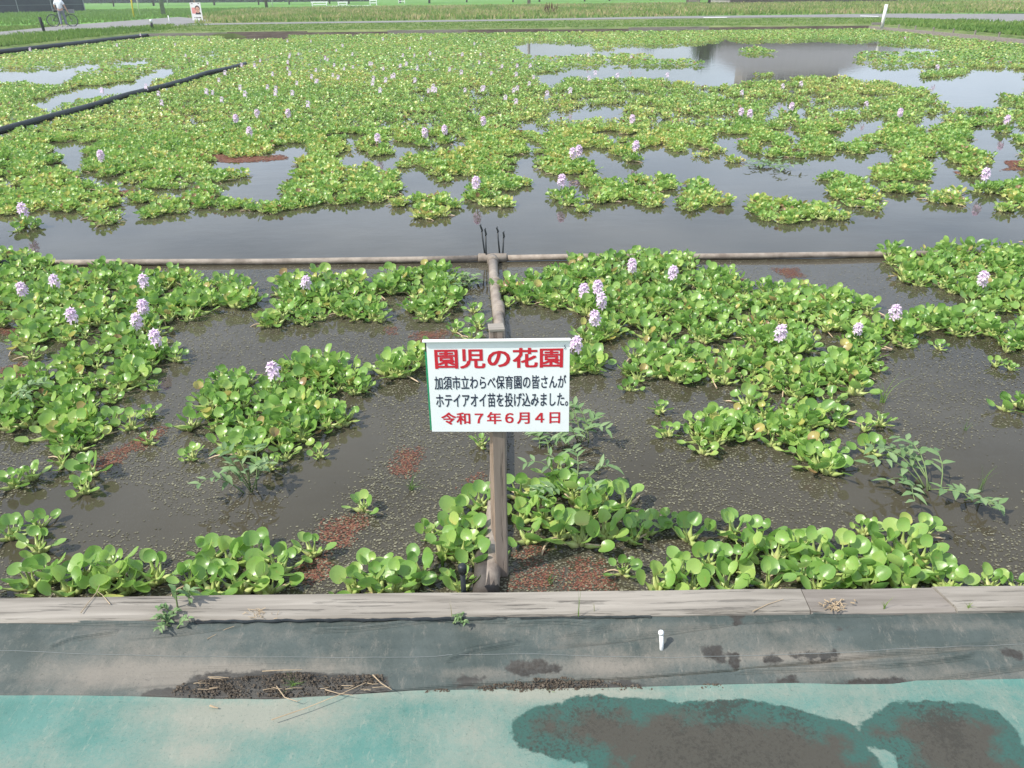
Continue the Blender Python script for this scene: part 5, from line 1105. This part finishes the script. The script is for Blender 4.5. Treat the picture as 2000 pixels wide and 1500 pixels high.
pole('timber_pole', (521, 16), .22, .18, 8, mat('pole_timber', (.16, .12, .095), .8, .2, var=.3, vs=3), 'brown timber pole in the field left of the white rails', 'utility pole')
pole('thin_pole', (533, 15), .07, .05, 6, WHITE, 'thin white pole beside the brown timber pole', 'pole')
pole('utility_pole', (1033, 10.5), .24, .16, 9, CONC, 'grey pole standing far off at top centre', 'utility pole')
pole('thin_pole', (328, 10), .08, .06, 7, WHITE, 'far thin pale pole just right of the concrete pole', 'pole')
pole('leaning_pole', (165.5, 19), .10, .09, 4.5, CONC, 'leaning pale pole at the right end of dark netted wall', 'pole', (-.6, 0))
o = pole('boundary_post', (1721.5, 55), .075, .07, .95, mat('white_paint', (.74, .73, .70), .6, .3, var=.1), 'white painted post at the far right corner of pond', 'post', (.03, 0), 8)
m = MB(); m.box((-.20, 0, .20), (.5, .06, .10)); m.build('rail_stub', PLANK, o)
o = pole('bollard', (86.5, 62), .07, .075, .70, mat('dark_rubber', (.03, .032, .036), .7, .2), 'short dark grey post in the weeds left of the path', 'post', (-.05, 0), 8)
o = pole('bollard', (298, 57), .075, .07, .36, BLACK, 'squat black post with white cap at path corner', 'post', (0, 0), 8)
m = MB(); m.tube([(0, 0, .34), (0, 0, .48), (0, 0, .50)], [.075, .07, .04], 8); m.build('cap', WHITE, o, True)
pole('marker_post', (332.5, 47), .035, .03, .52, WHITE, 'slim white marker post by the road corner', 'post', (-.04, 0), 6)

# poster board
b = P(387, 42, GZ); o = empty('poster_board', (b.x, b.y, GZ)); tag(o, 'poster board with a printed portrait standing on the verge', 'poster')
PWd = 20.5 / FPX * ((b.y) * .892 + 1.5 * .452); PH = up_h(b, 381, 5); z0_ = .08
m = MB(); m.box((0, 0, (PH + z0_) / 2), (PWd, .03, PH - z0_)); bd = m.build('board', mat('poster_paper', (.78, .77, .74), .6, .3, var=.03), o)
m = MB(); m.box((-.04, .06, PH * .6), (.10, .06, PH * 1.35)); m.build('stake', POSTW, o)
PZZ = lambda f: z0_ + (PH - z0_) * f
def disc(cx_, cz_, rx, rz_, y_, n=18): return [(cx_ + rx * math.cos(6.2832 * k / n), y_, cz_ + rz_ * math.sin(6.2832 * k / n)) for k in range(n)]
def flatpart(name, polys, material):
    m = MB()
    for q in polys: m.add(q, [tuple(range(len(q)))])
    return m.build(name, material, bd)
def rectp(x0, x1, z0, z1, y_): return [(x0 * PWd, y_, PZZ(z0)), (x1 * PWd, y_, PZZ(z0)), (x1 * PWd, y_, PZZ(z1)), (x0 * PWd, y_, PZZ(z1))]
SKINP = mat('printed_skin', (.62, .36, .26), .6, .2); PINK = mat('printed_pink', (.72, .30, .27), .6, .2, var=.1); DARKP = mat('printed_dark', (.05, .035, .035), .6, .2)
flatpart('tinted_panel', [rectp(-.40, -.02, .38, .72, -.017)], PINK)
flatpart('printed_coat', [[(-.12 * PWd, -.0185, PZZ(.33)), (.42 * PWd, -.0185, PZZ(.33)), (.36 * PWd, -.0185, PZZ(.46)), (-.02 * PWd, -.0185, PZZ(.46))]], DARKP)
flatpart('printed_hair', [disc(.15 * PWd, PZZ(.66), PWd * .235, PH * .165, -.0200)], DARKP)
flatpart('printed_face', [disc(.15 * PWd, PZZ(.59), PWd * .195, PH * .165, -.0215)], SKINP)
flatpart('printed_features', [rectp(.03, .12, .61, .63, -.0228), rectp(.19, .28, .61, .63, -.0228), rectp(.10, .21, .51, .525, -.0228), rectp(.14, .165, .55, .60, -.0228)], DARKP)
flatpart('print_line', [rectp(-.32, -.14, .13, .16, -.017), rectp(-.10, .02, .11, .18, -.017), rectp(.05, .14, .12, .17, -.017), rectp(.18, .34, .12, .18, -.017), rectp(-.40, -.22, .92, .955, -.017), rectp(.24, .40, .92, .955, -.017)], DARKP)

# white rails at the far field
for (x0, x1, yb_, yt_, lab_) in ((608, 636, 14, 3, 'leftmost low white barrier at the far field edge'), (660, 677, 14, 3, 'second low white barrier at the far field edge'), (722, 735, 11, -1, 'third white barrier beside the field path'), (778, 790, 7, -2, 'rightmost small white barrier at the far field edge')):
    b0, b1 = P(x0, yb_, GZ), P(x1, yb_, GZ); hh = up_h(b0, x0, yt_); o = empty('white_barrier', ((b0.x + b1.x) / 2, b0.y, GZ)); tag(o, lab_, 'barrier', 'white barriers by the far field'); wd = b1.x - b0.x
    m = MB(); m.box((0, 0, hh * .88), (wd, .12, hh * .24)); m.build('top_rail', WHITE, o); m = MB(); m.box((0, 0, hh * .45), (wd * .9, .08, hh * .16)); m.build('lower_rail', WHITE, o)
    for s_ in (-1, 1): m = MB(); m.box((s_ * wd * .42, 0, hh * .38), (.12, .16, hh * .76)); m.build('leg', WHITE, o)
b0, b1 = P(640, 14, GZ), P(722, 13, GZ); m = MB(); m.tube([(b0.x, b0.y, GZ + .12), (b1.x, b0.y, GZ + .12)], .06, 6)
for f in (.1, .5, .9): m.tube([(b0.x + (b1.x - b0.x) * f, b0.y, GZ - .05), (b0.x + (b1.x - b0.x) * f, b0.y, GZ + .14)], .05, 6)
tag(m.build('kerb_rail', WHITE), 'low white rail running between the far white barriers', 'rail')

# dry dark weed stalks
DRYW = mat('dry_seedhead', (.10, .055, .035), .9, .1, var=.3)
b = P(1078, 30, GZ); m = MB(); rr_ = random.Random(3)
for k in range(11):
    dx, dy = rr_.uniform(-.55, .55), rr_.uniform(-.4, .4); H = rr_.uniform(.5, .98); m.tube([(dx * .8, dy, 0), (dx * .9, dy, H * .5), (dx, dy, H * .6), (dx * 1.02, dy, H)], [.012, .014, .05, .012], 6)
o = m.build('dock_weed', DRYW, None, True); o.location = (b.x, b.y, GZ); tag(o, 'stand of dark brown seeded weed stalks beyond the road', 'weed')

# dark netted wall at top left
b0, b1 = P(-260, 31, GZ), P(166, 22.5, GZ)
nw = empty('netted_wall', ((b0.x + b1.x) / 2, (b0.y + b1.y) / 2, GZ)); tag(nw, 'dark blue grey netted wall of a shed behind the rice field', 'wall')
NET = mat('dark_net', (.030, .040, .048), .8, .2, col2=(.06, .075, .08), vs=.7); d = b1 - b0; L = d.xy.length; rot = Matrix.Rotation(math.atan2(d.y, d.x), 3, 'Z')
m = MB(); m.box((0, 0, 1.45), (L, .3, 2.9), rot); m.build('net', NET, nw)
m = MB(); m.box(rot @ Vector((0, -.2, .85)), (L, .06, .05), rot); m.box(rot @ Vector((0, -.2, 1.9)), (L, .06, .05), rot); m.build('rail', mat('galvanised', (.16, .18, .19), .6, .4), nw)
for k in range(7):
    m = MB(); m.box(rot @ Vector((-L / 2 + L * k / 6, -.22, 1.5)), (.09, .09, 3.0), rot); m.build('upright', METAL, nw)

# big hip-roofed building at right, seen mostly mirrored in the water
BY = 113.0; bx0 = (1436 - 1000) / FPX * (BY * .892); bx1 = (1765 - 1000) / FPX * (BY * .892); cx_ = (bx0 + bx1) / 2; Wb = bx1 - bx0
hb = empty('farm_building', (cx_, BY + 6, GZ)); tag(hb, 'large grey hip roofed building far behind the right bank', 'building')
WALLM = mat('grey_wall', (.28, .26, .24), .85, .2, col2=(.42, .39, .36), vs=.6); ROOFM = mat('roof_tiles', (.19, .195, .20), .6, .3, var=.25, vs=3); GLASSM = mat('window_glass', (.05, .06, .07), .15, .5)
m = MB(); m.box((0, 0, 2.3), (Wb, 12, 4.6)); m.build('wall', WALLM, hb)
m = MB(); hw, hd = Wb / 2 + 3.2, 8.0; r0, r1 = Wb / 2 - 4.2, 2.0
m.add([(-hw, -hd, 4.55), (hw, -hd, 4.55), (hw, hd, 4.55), (-hw, hd, 4.55), (-r0, -r1, 8.7), (r0, -r1, 8.7), (r0, r1, 8.7), (-r0, r1, 8.7)], [(0, 1, 5, 4), (1, 2, 6, 5), (2, 3, 7, 6), (3, 0, 4, 7), (4, 5, 6, 7), (3, 2, 1, 0)])
rf = m.build('roof', ROOFM, hb)
m = MB(); m.box((-.3, 0, 9.9), (13.6, 3.9, 2.6)); up = m.build('upper_storey', WALLM, hb)
m = MB(); m.add([(-8, -3, 11.2), (7.4, -3, 11.2), (7.4, 3, 11.2), (-8, 3, 11.2), (-7, 0, 12.6), (6.4, 0, 12.6)], [(0, 1, 5, 4), (2, 3, 4, 5), (1, 2, 5), (3, 0, 4), (3, 2, 1, 0)]); m.build('upper_roof', ROOFM, hb)
for k in range(6):
    m = MB(); m.box((-6 + k * 2.2, -1.98, 9.9), (1.2, .06, 1.4)); wf = m.build('window', WHITE, hb); m = MB(); m.box((-6 + k * 2.2, -2.02, 9.9), (1.0, .03, 1.2)); m.build('pane', GLASSM, wf)
for k in range(7):
    m = MB(); m.box((-Wb / 2 + 2 + k * (Wb - 4) / 6, -6.03, 2.2), (1.9, .08, 1.7)); wf = m.build('window', WHITE, hb); m = MB(); m.box((-Wb / 2 + 2 + k * (Wb - 4) / 6, -6.08, 2.2), (1.7, .04, 1.5)); m.build('pane', GLASSM, wf)
m = MB(); m.box((0, -6.15, .25), (Wb, .2, .5)); m.build('plinth', BOARDW, hb)
# low timber stand left of it
b0, b1 = P(1340, 8, GZ), P(1372, 8, GZ); o = empty('timber_stand', ((b0.x + b1.x) / 2, b0.y, GZ)); tag(o, 'low grey timber stand left of the big building', 'stand'); wd = b1.x - b0.x
m = MB(); m.box((0, 0, .9), (wd, 1.0, .16)); m.build('deck', PLANK, o)
for sx in (-1, 1):
    for sy in (-1, 1): m = MB(); m.box((sx * wd * .42, sy * .4, .41), (.16, .14, .82)); m.build('leg', BOARDW, o)
m = MB(); m.box((0, -.46, .45), (wd * .8, .05, .4)); m.build('side_board', PLANK, o)

# far wood: a hedge of trees on the horizon that only its foot and its mirror image show
FOL = attr_ramp_mat('tree_leaf', [(0, (.015, .04, .012)), (.5, (.035, .085, .022)), (1, (.08, .15, .04))], .7, .2, .1)
BARK = mat('bark', (.08, .06, .045), .9, .1, var=.3)
def tree(xx, yy, H, Wt, label, seed):
    r_ = np.random.default_rng(seed); o = empty('tree', (xx, yy, .25)); tag(o, label, 'tree', 'trees beyond the fields')
    m = MB(); m.tube([(0, 0, -.2), (.1, 0, H * .25), (-.1, .1, H * .5), (.1, 0, H * .8)], [H * .028, H * .022, H * .016, H * .005], 8)
    for k in range(6):
        a = k * 2.4; z_ = H * (.28 + .07 * k); m.tube([(0, 0, z_), (math.cos(a) * Wt * .2, math.sin(a) * Wt * .2, z_ + H * .08), (math.cos(a) * Wt * .4, math.sin(a) * Wt * .4, z_ + H * .12)], [H * .010, H * .007, H * .003], 6)
    m.build('trunk', BARK, o, True)
    cl = r_.normal(0, 1, (46, 3)); cl /= np.linalg.norm(cl, axis=1)[:, None]; cl *= r_.uniform(.35, 1, (46, 1)); cl = cl * [Wt * .42, Wt * .42, H * .36] + [0, 0, H * .58]
    n_ = 2600; ci = r_.integers(0, 46, n_); p = cl[ci] + r_.normal(0, 1, (n_, 3)) * [Wt * .085, Wt * .085, H * .055]
    u = r_.normal(0, 1, (n_, 3)); u /= np.linalg.norm(u, axis=1)[:, None]; v = np.cross(u, r_.normal(0, 1, (n_, 3))); v /= np.linalg.norm(v, axis=1)[:, None]; s_ = (r_.uniform(.12, .32, n_) * H / 9)[:, None]
    V_ = np.stack([p - u * s_, p + v * s_ * .7, p + u * s_, p - v * s_ * .7], 1).reshape(-1, 3); t = np.clip(np.repeat(r_.uniform(.2, .8, 46)[ci] + r_.normal(0, .15, n_), 4), 0, 1)
    link_mesh('crown', np_mesh('crown', V_, np.arange(n_ * 4).reshape(-1, 4), [FOL], None, t, False), None, o)
tt_ = random.Random(8)
k = 0
for xx in np.arange(-150, 70, 7.5):
    lab_ = 'dark round crowned tree %s' % (['at the far left beyond the rice field', 'behind the left rice field', 'behind the white barriers', 'beyond the middle of the fields', 'left of the big hip roofed building'][min(4, int((xx + 150) / 45))])
    tree(xx + tt_.uniform(-2, 2), 175 + tt_.uniform(-10, 12), tt_.uniform(5.5, 9), tt_.uniform(6, 9.5), lab_, k + 40); k += 1
tree((1395 - 1000) / FPX * 105 * .892, 105, 6.6, 4.2, 'small tree standing left of the big hip roofed building', 90)
m = MB(); hd_v, hd_f, hd_t = [], [], []
n_ = 26000; a0, a1 = P(160, 6.5, GZ), P(735, 2.5, GZ); f = nrg.uniform(0, 1, n_); p = np.stack([a0.x + (a1.x - a0.x) * f, a0.y + (a1.y - a0.y) * f + nrg.normal(0, .8, n_), nrg.uniform(0, 1, n_) ** .7 * (2.6 + .8 * np.sin(f * 60))], 1)
u = nrg.normal(0, 1, (n_, 3)); u /= np.linalg.norm(u, axis=1)[:, None]; v = np.cross(u, nrg.normal(0, 1, (n_, 3))); v /= np.linalg.norm(v, axis=1)[:, None]; s_ = nrg.uniform(.15, .4, n_)[:, None]
V_ = np.stack([p - u * s_, p + v * s_ * .7, p + u * s_, p - v * s_ * .7], 1).reshape(-1, 3); t = np.clip(np.repeat(.25 + .2 * np.sin(f * 25) + nrg.normal(0, .15, n_), 4), 0, 1)
o = link_mesh('hedge', np_mesh('hedge', V_, np.arange(n_ * 4).reshape(-1, 4), [FOL], None, t, False)); o.location = (0, 0, GZ - .2)
tag(o, 'long dark hedge closing the rice field at upper left', 'hedge')

# ================================================================== PEOPLE AND BICYCLE
SKIN = mat('skin', (.55, .33, .24), .55, .3); SHIRT = mat('white_shirt', (.74, .75, .78), .8, .2, var=.06, vs=5); TROU = mat('grey_trousers', (.22, .24, .26), .85, .2, var=.15, vs=6); HAIR = mat('dark_hair', (.02, .017, .015), .6, .3); SHOE = mat('pale_shoes', (.5, .49, .46), .7, .3); RUST = mat('rust_top', (.34, .12, .075), .8, .2, var=.1); CREAM = mat('cream_trousers', (.70, .70, .62), .8, .2, var=.08)
def skin_mesh(name, joints, edges, radii, material, parent, root=0):
    me = bpy.data.meshes.new('s'); me.from_pydata(joints, edges, []); ob = bpy.data.objects.new('s', me); COL.objects.link(ob)
    ob.modifiers.new('skin', 'SKIN').use_smooth_shade = True
    ss = ob.modifiers.new('sub', 'SUBSURF'); ss.levels = 2
    for i, r_ in enumerate(radii):
        sv = me.skin_vertices[0].data[i]; sv.radius = (r_, r_) if not hasattr(r_, '__len__') else r_; sv.use_root = (i == root)
    bpy.context.view_layer.update(); dg = bpy.context.evaluated_depsgraph_get()
    out = bpy.data.meshes.new_from_object(ob.evaluated_get(dg)); bpy.data.objects.remove(ob); out.name = name; out.materials.clear(); out.materials.append(material)
    return link_mesh(name, out, None, parent, True)
def person(loc_, rz, label, top, bottom, arm_l, arm_r, stride, hat=None):
    """faces local +y; 1.66 m tall"""
    o = empty('person', loc_, rz); tag(o, label, 'person')
    s1, s2 = stride
    J = [(0, 0, .92), (0, 0, 1.12), (0, -.01, 1.32), (0, .0, 1.43), (0, .02, 1.50), (0, .03, 1.56), (0, .03, 1.62),
         (-.09, 0, .88), (-.10, s1 * .5 + .02, .48), (-.10, s1, .08), (-.10, s1 + .15, .04), (.09, 0, .88), (.10, s2 * .5 + .02, .48), (.10, s2, .08), (.10, s2 + .15, .04),
         (-.17, -.01, 1.36), arm_l[0], arm_l[1], (.17, -.01, 1.36), arm_r[0], arm_r[1]]
    E = [(0, 1), (1, 2), (2, 3), (3, 4), (4, 5), (5, 6), (0, 7), (7, 8), (8, 9), (9, 10), (0, 11), (11, 12), (12, 13), (13, 14), (2, 15), (15, 16), (16, 17), (2, 18), (18, 19), (19, 20)]
    Rr = [(.14, .10), (.13, .095), (.15, .10), .055, .07, .085, .065, .085, .055, .04, .035, .085, .055, .04, .035, .055, .042, .032, .055, .042, .032]
    for sgn, arm in ((-1, arm_l), (1, arm_r)):            # palm, five fingers
        hnd = Vector(arm[1]); d = (Vector(arm[1]) - Vector(arm[0])).normalized(); w_ = d.cross(Vector((sgn, 0, 0))).normalized(); k = len(J); J.append(tuple(hnd + d * .07)); E.append((17 if sgn < 0 else 20, k)); Rr.append((.036, .018))
        for f_, ln in ((-1.5, .055), (-.5, .072), (.5, .078), (1.5, .068)):
            J.append(tuple(hnd + d * .09 + w_ * f_ * .017)); J.append(tuple(hnd + d * (.09 + ln) + w_ * f_ * .019 + Vector((-sgn * .012, 0, 0)))); E.append((k, len(J) - 2)); E.append((len(J) - 2, len(J) - 1)); Rr += [.009, .008]
        J.append(tuple(hnd + d * .03 + w_ * .04)); J.append(tuple(hnd + d * .075 + w_ * .055)); E.append((k, len(J) - 2)); E.append((len(J) - 2, len(J) - 1)); Rr += [.010, .009]
    skin_mesh('body', J, E, Rr, SKIN, o)
    lerp = lambda a, b, t: tuple(a[i] + (b[i] - a[i]) * t for i in range(3))
    skin_mesh('shirt', [(0, 0, .90), (0, 0, 1.12), (0, -.01, 1.32), (0, 0, 1.42), (-.17, -.01, 1.36), lerp((-.17, -.01, 1.36), arm_l[0], .8), (.17, -.01, 1.36), lerp((.17, -.01, 1.36), arm_r[0], .8)], [(0, 1), (1, 2), (2, 3), (2, 4), (4, 5), (2, 6), (6, 7)], [(.175, .13), (.165, .125), (.18, .125), .075, .085, .075, .085, .075], top, o)
    skin_mesh('trousers', [(0, 0, .96), (-.09, 0, .86), J[8], (J[9][0], J[9][1], .10), (.09, 0, .86), J[12], (J[13][0], J[13][1], .10)], [(0, 1), (1, 2), (2, 3), (0, 4), (4, 5), (5, 6)], [(.16, .12), .105, .078, .062, .105, .078, .062], bottom, o)
    skin_mesh('hair', [(0, .0, 1.56), (0, .005, 1.63), (0, .02, 1.67)], [(0, 1), (1, 2)], [.085, .092, .06], HAIR, o)
    for sx, sy in ((-.10, s1), (.10, s2)): skin_mesh('shoe', [(sx, sy - .04, .045), (sx, sy + .08, .04), (sx, sy + .17, .035)], [(0, 1), (1, 2)], [.048, .048, .036], SHOE, o)
    m = MB()
    for ex in (-.03, .03): m.tube([(ex - .012, .115, 1.585), (ex + .012, .115, 1.585)], .007, 6)
    m.tube([(-.02, .108, 1.525), (.02, .108, 1.525)], .006, 6); m.build('face_features', HAIR, o, True)
    m = MB(); m.tube([(0, .10, 1.585), (0, .135, 1.555), (0, .112, 1.548)], [.008, .014, .010], 8); m.tube([(-.085, .02, 1.585), (-.092, .02, 1.56), (-.086, .02, 1.535)], [.014, .02, .012], 8); m.tube([(.085, .02, 1.585), (.092, .02, 1.56), (.086, .02, 1.535)], [.014, .02, .012], 8); m.build('nose_and_ears', SKIN, o, True)
    return o
fl_ = P(126, 52.5, GZ)
person((fl_.x, fl_.y, ROADZ), R(8), 'person in white shirt and grey trousers standing with a bicycle', SHIRT, TROU, ((-.30, .02, 1.12), (-.34, .22, .98)), ((.29, -.02, 1.12), (.34, .06, .88)), (-.10, .14))
q = P(2, 56, GZ); person((q.x - .10, q.y, ROADZ), R(60), 'person in pale trousers cut by the left edge of photo', RUST, CREAM, ((-.27, 0, 1.12), (-.30, .10, .88)), ((.27, 0, 1.12), (.30, .08, .88)), (-.16, .18))
# bicycle, frame along local x
bl, br_ = P(113.5, 52.5, GZ), P(138, 51.5, GZ)
bk = empty('bicycle', ((bl.x + br_.x) / 2, fl_.y + .42, ROADZ), R(20)); tag(bk, 'dark bicycle pushed along the path by the person in white', 'bicycle')
half = .50; WR = .33
for sx in (-1, 1):
    m = MB(); m.tube([(sx * half + WR * math.cos(6.2832 * i / 28), 0, WR + WR * math.sin(6.2832 * i / 28)) for i in range(29)], .022, 6, cap=False); wh = m.build('wheel', BLACK, bk, True)
    m = MB(); m.tube([(sx * half + (WR - .03) * math.cos(6.2832 * i / 28), 0, WR + (WR - .03) * math.sin(6.2832 * i / 28)) for i in range(29)], .010, 5, cap=False)
    for i in range(14): m.tube([(sx * half, 0, WR), (sx * half + (WR - .03) * math.cos(6.2832 * i / 14), 0, WR + (WR - .03) * math.sin(6.2832 * i / 14))], .003, 4)
    m.tube([(sx * half, -.05, WR), (sx * half, .05, WR)], .025, 8); m.build('rim', METAL, wh, True)
m = MB(); bb = (-.08, 0, .29); hd_ = (.36, 0, .72); st2 = (-.20, 0, .68)
for a, b in ((bb, st2), (bb, hd_), (st2, (.33, 0, .80)), (bb, (-half, 0, WR)), (st2, (-half, 0, WR)), ((.33, 0, .82), (half, 0, WR))): m.tube([a, b], .019, 8)
m.tube([(-.20, 0, .66), (-.235, 0, .82)], .014, 8); m.tube([(.33, 0, .80), (.30, 0, .98)], .014, 8); m.build('frame', mat('bicycle_paint', (.04, .045, .06), .35, .5), bk, True)
m = MB(); m.tube([(-.36, 0, .85), (-.28, 0, .86), (-.12, 0, .84)], [.07, .075, .03], 8); m.build('saddle', BLACK, bk, True)
m = MB(); m.tube([(.18, -.29, .98), (.28, -.22, 1.0), (.31, 0, .98), (.28, .22, 1.0), (.18, .29, .98)], .013, 8); m.build('handlebar', METAL, bk, True)
m = MB(); m.tube([(bb[0], -.06, bb[2]), (bb[0], .06, bb[2])], .05, 10); m.tube([(bb[0], -.08, bb[2]), (bb[0] + .13, -.09, bb[2] - .10)], .012, 6); m.tube([(bb[0], .08, bb[2]), (bb[0] - .13, .09, bb[2] + .10)], .012, 6); m.build('crank', METAL, bk, True)
m = MB(); m.box((.60, 0, .82), (.26, .34, .22), None, 0, 1.2); m.build('basket', METAL, bk)
m = MB(); m.box((-.55, 0, .70), (.34, .12, .015)); m.tube([(-.55, -.05, .70), (-.5, -.05, .33)], .007, 5); m.tube([(-.55, .05, .70), (-.5, .05, .33)], .007, 5); m.build('carrier', METAL, bk)

# ================================================================== HAZE
hz = bpy.data.materials.new('summer_haze'); hz.use_nodes = True; hn = hz.node_tree.nodes; hl = hz.node_tree.links
hn.remove(hn['Principled BSDF']); pv = hn.new('ShaderNodeVolumePrincipled'); pv.inputs['Color'].default_value = (.93, .95, 1, 1); pv.inputs['Density'].default_value = .0009; pv.inputs['Anisotropy'].default_value = .3
hl.new(pv.outputs[0], hn['Material Output'].inputs['Volume'])
m = MB(); m.box((0, 105, 7.5), (420, 250, 17)); ho = m.build('haze', hz); tag(ho, kind='stuff')
